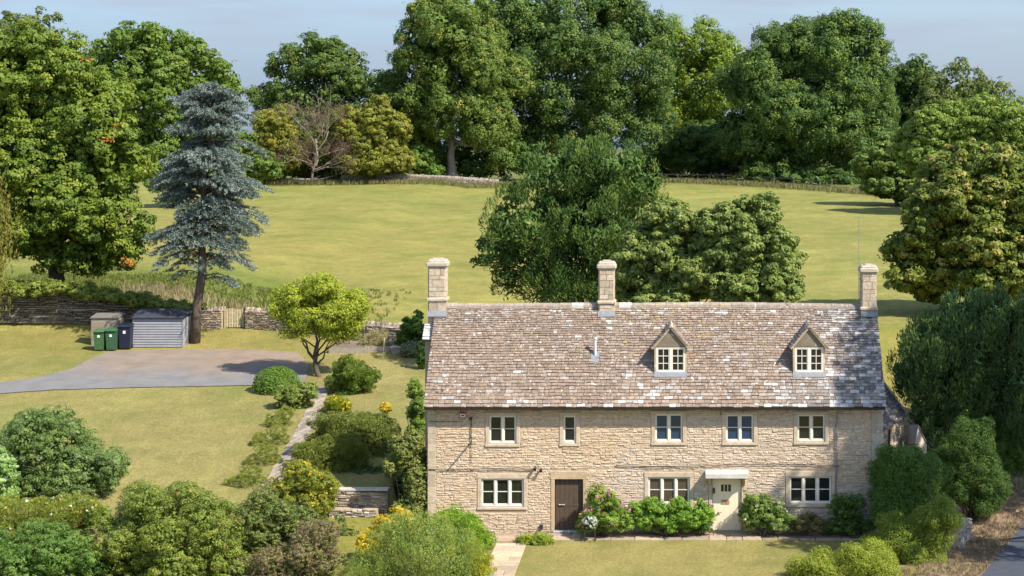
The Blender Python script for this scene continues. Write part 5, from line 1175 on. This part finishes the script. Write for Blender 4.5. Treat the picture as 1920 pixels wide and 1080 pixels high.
shrub('mixed_shrub', 'loose olive green shrub between the yellow bush and the purple shrub', 'shrub', 65.0, [(505, 965, 48, 42), (545, 985, 42, 36), (465, 1005, 46, 48), (610, 990, 16, 18), (500, 1030, 60, 40)], 14000, .045, ((.045, .07, .018), (.085, .115, .03), (.15, .17, .05)), 226, hole=.22, per=16, accent=((.18, .16, .05), .18))
shrub('mixed_shrub', 'small sprigged green bush standing alone on the lower lawn', 'shrub', 68.0, [(640, 985, 9, 18), (655, 1000, 12, 9)], 900, .045, ((.045, .07, .018), (.085, .115, .03), (.14, .165, .05)), 246, hole=0, per=10, inner=0)
shrub('yellow_flower_bush', 'rounded bush covered in yellow flowers beside the garden path', 'shrub', 70.4, [(575, 910, 50, 36), (598, 938, 38, 40), (545, 930, 34, 44), (575, 960, 46, 34)], 14000, .045, ((.06, .085, .012), (.12, .14, .02), (.20, .20, .03)), 227, flowers=[('bloom', 95, .038, [(.62, .42, .02), (.56, .36, .02), (.66, .52, .05)])])
shrub('round_bush', 'big rounded olive green bush at the bottom left of the lawn', 'shrub', 62.6, [(320, 985, 112, 72), (245, 1020, 80, 70), (395, 1015, 68, 66), (310, 1075, 140, 70), (430, 1070, 40, 50)], 40000, .05, ((.05, .078, .014), (.098, .13, .024), (.165, .19, .036)), 228, k=12, fr=.34, accent=((.19, .16, .05), .07))
shrub('leafy_shrub', 'large mid green shrub at the left edge of the lower lawn', 'shrub', 71.6, [(90, 845, 74, 60), (155, 880, 66, 58), (40, 830, 64, 50), (60, 910, 90, 50), (200, 885, 32, 40), (-20, 870, 60, 70), (150, 925, 60, 30)], 32000, .06, ((.042, .078, .024), (.082, .125, .036), (.15, .19, .064)), 229, k=10, hole=.3, accent=((.13, .16, .09), .12))
shrub('variegated_shrub', 'pale variegated shrub at the extreme left edge below the leafy shrub', 'shrub', 68.6, [(5, 885, 22, 40), (-20, 900, 30, 50), (15, 930, 14, 24)], 4600, .055, ((.07, .14, .03), (.15, .23, .07), (.36, .42, .28)), 230)
shrub('flower_clump', 'loose clump of white and yellow border flowers at lower left', 'plant', 66.4, [(50, 960, 60, 30), (110, 975, 54, 34), (10, 990, 44, 30), (160, 960, 30, 28), (60, 1005, 80, 26)], 15000, .042, ((.065, .095, .016), (.13, .16, .028), (.24, .22, .045)), 231, blade=.8, asp=.3, flowers=[('bloom', 9, .032, [(.74, .74, .7), (.78, .76, .72)]), ('yellow_bloom', 26, .03, [(.5, .4, .06)])])
shrub('leafy_shrub', 'small bright green bush between the border flowers and the rounded olive bush', 'shrub', 67.0, [(165, 965, 34, 26), (130, 985, 30, 22)], 4600, .045, ((.04, .085, .014), (.075, .135, .022), (.13, .19, .035)), 247)
shrub('leafy_shrub', 'dense green shrub in the bottom left corner of the picture', 'shrub', 61.8, [(70, 1045, 84, 56), (150, 1060, 70, 52), (5, 1050, 66, 62), (90, 1100, 130, 50)], 30000, .05, ((.032, .068, .015), (.066, .118, .024), (.115, .17, .038)), 232, k=10, fr=.36)
JN = ((.042, .064, .014), (.085, .108, .024), (.15, .16, .036))
shrub('juniper_bush', 'dark spreading juniper right of the garden path, farther of two', 'shrub', 78.2, [(655, 795, 66, 26), (712, 812, 48, 32), (630, 818, 50, 26), (700, 840, 60, 36), (650, 845, 60, 30)], 20000, .06, JN, 233, blade=.3, asp=.22, flat=.6, mat='needle')
shrub('juniper_bush', 'olive spreading juniper beside the path just above the yellow flower bush', 'shrub', 75.6, [(618, 842, 60, 30), (598, 866, 50, 32), (655, 865, 36, 36), (625, 890, 58, 26)], 19000, .055, ((.048, .068, .014), (.092, .11, .022), (.15, .16, .035)), 234, blade=.3, asp=.22, flat=.6, mat='needle')
shrub('laurel_bush', 'grey green open shrub filling the gap beside the left gable', 'shrub', 70.3, [(770, 845, 32, 40), (778, 900, 26, 44), (745, 865, 26, 30), (772, 950, 28, 34)], 13000, .05, ((.06, .08, .022), (.11, .13, .035), (.19, .20, .06)), 235, rd=.6, hole=.2, per=16)
shrub('clipped_hedge', 'dark box shaped bush standing beyond the low garden wall', 'hedge', 75.0, [(755, 925, 24, 38), (725, 900, 26, 24), (690, 895, 30, 18)], 5600, .055, ((.02, .04, .012), (.035, .065, .016), (.06, .09, .02)), 236, pw=3.5, rd=.6)
shrub('garden_shrub', 'tall light green shrub on the lawn just left of the roof edge', 'shrub', 78.3, [(784, 758, 15, 28), (786, 800, 18, 36), (779, 732, 11, 18)], 5600, .05, ((.045, .08, .015), (.09, .14, .025), (.15, .20, .035)), 237, rd=.6)
t_ = G(519, 741); shrub('topiary_dome', 'clipped bright green dome at the end of the drive', 'shrub', float(t_[1]) + .8, [(519, 722, 43, 34)], 16000, .04, ((.045, .095, .014), (.085, .15, .022), (.13, .20, .03)), 238, k=0, inner=.1, per=9, jitter=.3)
t_ = G(663, 745); shrub('leafy_shrub', 'rounded feathery shrub on the upper lawn right of the golden tree', 'shrub', float(t_[1]) + .8, [(665, 700, 38, 32), (640, 715, 22, 26), (690, 715, 20, 22), (660, 728, 30, 16)], 9500, .06, ((.04, .075, .014), (.085, .125, .02), (.14, .175, .03)), 239, blade=.7, asp=.3)
t_ = G(560, 770); shrub('border_plant', 'low silvery green border plants at the head of the garden path', 'plant', float(t_[1]) + .5, [(545, 745, 30, 18), (578, 735, 22, 16), (530, 760, 18, 10), (570, 760, 14, 10)], 5500, .055, ((.06, .09, .02), (.115, .15, .035), (.17, .20, .06)), 240)
t_ = G(630, 776); shrub('yellow_flower_clump', 'upright clump of yellow flowers beside the upper end of the path', 'plant', float(t_[1]) + .3, [(628, 758, 22, 20), (645, 768, 16, 14)], 3400, .05, ((.07, .11, .015), (.14, .18, .02), (.22, .25, .03)), 241, blade=1.2, asp=.25, flowers=[('bloom', 18, .045, [(.60, .42, .02)])])
for i, (px, py, r, lab) in enumerate(((520, 790, 24, 'rough grey green border clump left of the garden path, uppermost of four'), (505, 825, 28, 'rough grassy border clump left of the garden path, second from the top'), (487, 862, 32, 'rough grassy border clump left of the garden path, third from the top'), (456, 902, 36, 'rough grassy border clump left of the path, nearest of four'))):
    t_ = G(px, py + 12); shrub('border_clump', lab, 'plant', float(t_[1]) + .3, [(px, py, r, 14), (px + 16, py - 16, r * .7, 16), (px - 14, py + 6, r * .7, 10), (px + 12, py + 6, r * .8, 16)], 5200, .06, ((.085, .115, .022), (.14, .165, .034), (.20, .205, .055)), 250 + i, blade=1.2, asp=.16, stems=False, per=16, inner=0, k=4)
t_ = G(775, 672); shrub('clipped_bush', 'round grey green clipped bush by the rear corner of the house', 'shrub', float(t_[1]) + .4, [(773, 656, 23, 16)], 3200, .06, GRN['grey'], 260, k=0, per=14)
shrub('garden_shrub', 'dark green shrub against the field wall at the house corner', 'shrub', 97.0, [(782, 618, 22, 32), (760, 630, 16, 20)], 4500, .08, ((.025, .06, .012), (.05, .095, .018), (.09, .14, .025)), 261)
t_ = G(790, 694); shrub('conifer_bush', 'small dark column shaped conifer beside the left gable', 'shrub', float(t_[1]) + .2, [(790, 668, 9, 26)], 2200, .06, GRN['yew'], 262, k=0, blade=1.0, asp=.3, mat='needle')
t_ = G(700, 656); shrub('bean_row', 'pale straw coloured netted bean row by the field wall', 'plant', float(t_[1]) + .3, [(703, 638, 24, 18), (690, 644, 16, 10)], 2600, .06, ((.13, .12, .06), (.20, .18, .09), (.26, .24, .13)), 263, blade=1.4, asp=.15)
t_ = G(725, 782); shrub('yellow_flower_clump', 'small yellow flowering plant alone on the lawn beside the gable', 'plant', float(t_[1]) + .1, [(724, 766, 11, 9)], 900, .045, GRN['gold'], 264, k=0, flowers=[('bloom', 18, .05, [(.6, .42, .03)])])

# ------------------------------------------------------------------ field edge: wall, fence, fallen branch, rough grass
FYY = 228.0
def on(px, Y): x = XS(px, Y); return (x, Y)
dry_wall('field_wall', 'tumbled pale stone wall under the pale beech at the top of the field', [on(640, 228.0), on(740, 228.2), on(840, 228.4), on(935, 228.8)], [.9, .95, .85, .75], .6, 67, [(.36, .30, .24), (.42, .35, .28), (.28, .24, .19)], True)
fn = empty('post_and_rail_fence', (XS(1240, 226), 226, float(H(XS(1240, 226), 226)))); tag(fn, 'dark post and rail fence along the field top below the broad beech', 'fence')
fp = [(1236, 240.5), (1272, 239.5), (1308, 238), (1344, 236.5), (1380, 235), (1416, 233), (1452, 231), (1488, 228), (1524, 225), (1560, 222)]; prev = None
rl = MB()
for px, Y in fp:
    x = XS(px, Y); z = float(H(x, Y)); m = MB(); m.box(x - .07, x + .07, Y - .07, Y + .07, z - .2, z + 1.2 + rnd.uniform(-.1, .15), (.12, .11, .085)); m.build('post', M['wood'], fn)
    if prev:
        for hh in (.45, .95): rl.hexa([(prev[0], prev[1] - .12, prev[2] + hh), (x, Y - .12, z + hh), (x, Y - .075, z + hh), (prev[0], prev[1] - .075, prev[2] + hh), (prev[0], prev[1] - .12, prev[2] + hh + .12), (x, Y - .12, z + hh + .12), (x, Y - .075, z + hh + .12), (prev[0], prev[1] - .075, prev[2] + hh + .12)], (.11, .10, .075))
    prev = (x, Y, z)
rl.build('rail', M['wood'], fn)
fb = MB(); pts = []
for px, dz in ((522, .12), (545, .35), (580, .30), (605, .36), (625, .75)): x = XS(px, 226.5); pts.append((x, 226.5, float(H(x, 226.5)) + dz + .25))
fb.tube(pts, [.20, .17, .15, .11, .05], 7); fb.tube([pts[2], (pts[2][0] + 1.6, 225.9, pts[2][2] + .5)], [.07, .02], 5); tag(fb.build('fallen_branch', M['palebark']), 'pale fallen branch lying at the top left of the field', 'branch')
db = MB(); a = G(690, 1) if False else None
p0 = P(238, 535, 104); p1 = P(272, 551, 103.4); p0[2] = H(p0[0], 104) + .5; p1[2] = H(p1[0], 103.4) + .1
db.tube([p1, (p0 + p1) / 2 + np.array([0, 0, .1]), p0], [.05, .045, .02], 6); db.tube([(p0 + p1) / 2, (p0 + p1) / 2 + np.array([-1.2, 0, .35])], [.03, .01], 5); tag(db.build('dead_branch', M['palebark']), 'dead pale branch lying on the grass bank above the grey store', 'branch')

def tufts(name, pts, hgt, colA, colB, seed, per=9, w=.16):
    rng = np.random.default_rng(seed); P0 = np.array(pts); n = len(P0) * per; q = np.repeat(P0, per, 0) + rng.normal(size=(n, 2)) * hgt * .25
    z = H(q[:, 0], q[:, 1]); h = hgt * rng.uniform(.5, 1.25, n); U = np.stack([rng.normal(size=n) * .28, rng.normal(size=n) * .28, np.ones(n)], 1)
    C = np.stack([q[:, 0], q[:, 1], z + h * .45], 1); t = np.clip(rng.normal(size=len(P0)) * .3 + .5, 0, 1).repeat(per)[:, None]
    col = np.array(colA) * (1 - t) + np.array(colB) * t; col = col * rng.uniform(.8, 1.2, (n, 1))
    o = leaves_mesh(name, C, unit(rng.normal(size=(n, 3)) + np.array([0, -1, 0])), h * .5, w, col, M['leaf'], None, U, rng); tag(o, kind='stuff'); return o
shrub('bramble_hedge', 'overgrown green brambles hanging over the top of the retaining wall', 'hedge', 102.15, [(15 + i * 34, 541 + max(0, i - 3) * 5.5, 26, 11 + (i * 7) % 5) for i in range(11)], 16000, .075, ((.06, .09, .018), (.115, .145, .028), (.18, .20, .045)), 270, rd=.85, k=5, stems=False)
rg_ = np.random.default_rng(71)
n = 9000; xx = rg_.uniform(-42, -17, n); yy = 102.9 + rg_.random(n) ** 1.5 * 17; ok = rg_.random(n) < np.clip((-17 - xx) / 8, .15, 1)
o = tufts('bank_grass', np.stack([xx, yy], 1)[ok], .20, (.13, .17, .03), (.21, .215, .06), 72, 7, .2); tag(o, 'long green grass growing on the bank above the retaining wall', 'grass')
n = 500; xx = rg_.normal(-29.5, 2.2, n); yy = 104.5 + rg_.random(n) * 7
o = tufts('dry_grass', np.stack([xx, yy], 1), .5, (.26, .21, .10), (.36, .29, .16), 73, 6, .08); tag(o, 'tall straw coloured grass stalks on the bank left of the spruce', 'grass')
n = 3800; px = rg_.uniform(480, 1640, n); yy = np.interp(px, [480, 640, 940, 1250, 1450, 1690], [227.5, 226.8, 227.8, 239, 229, 209]) + rg_.normal(size=n) * 1.6
o = tufts('field_edge_grass', np.stack([(px - CX) * yy / FPX, yy], 1), .6, (.15, .165, .05), (.25, .22, .09), 74, 6, .13); tag(o, 'rough grass along the foot of the trees at the field top', 'grass')
n = 2600; yy = rg_.uniform(60, 84, n); xe = np.interp(yy, [50, 63.2, 73, 86], [6, 9.8, 13.3, 19.5]); xx = xe - rg_.random(n) ** 1.2 * 2.6
o = tufts('verge_grass', np.stack([xx, yy], 1), .13, (.20, .145, .09), (.30, .225, .14), 75, 8, .14); tag(o, 'parched brown grass on the verge of the lane', 'grass')
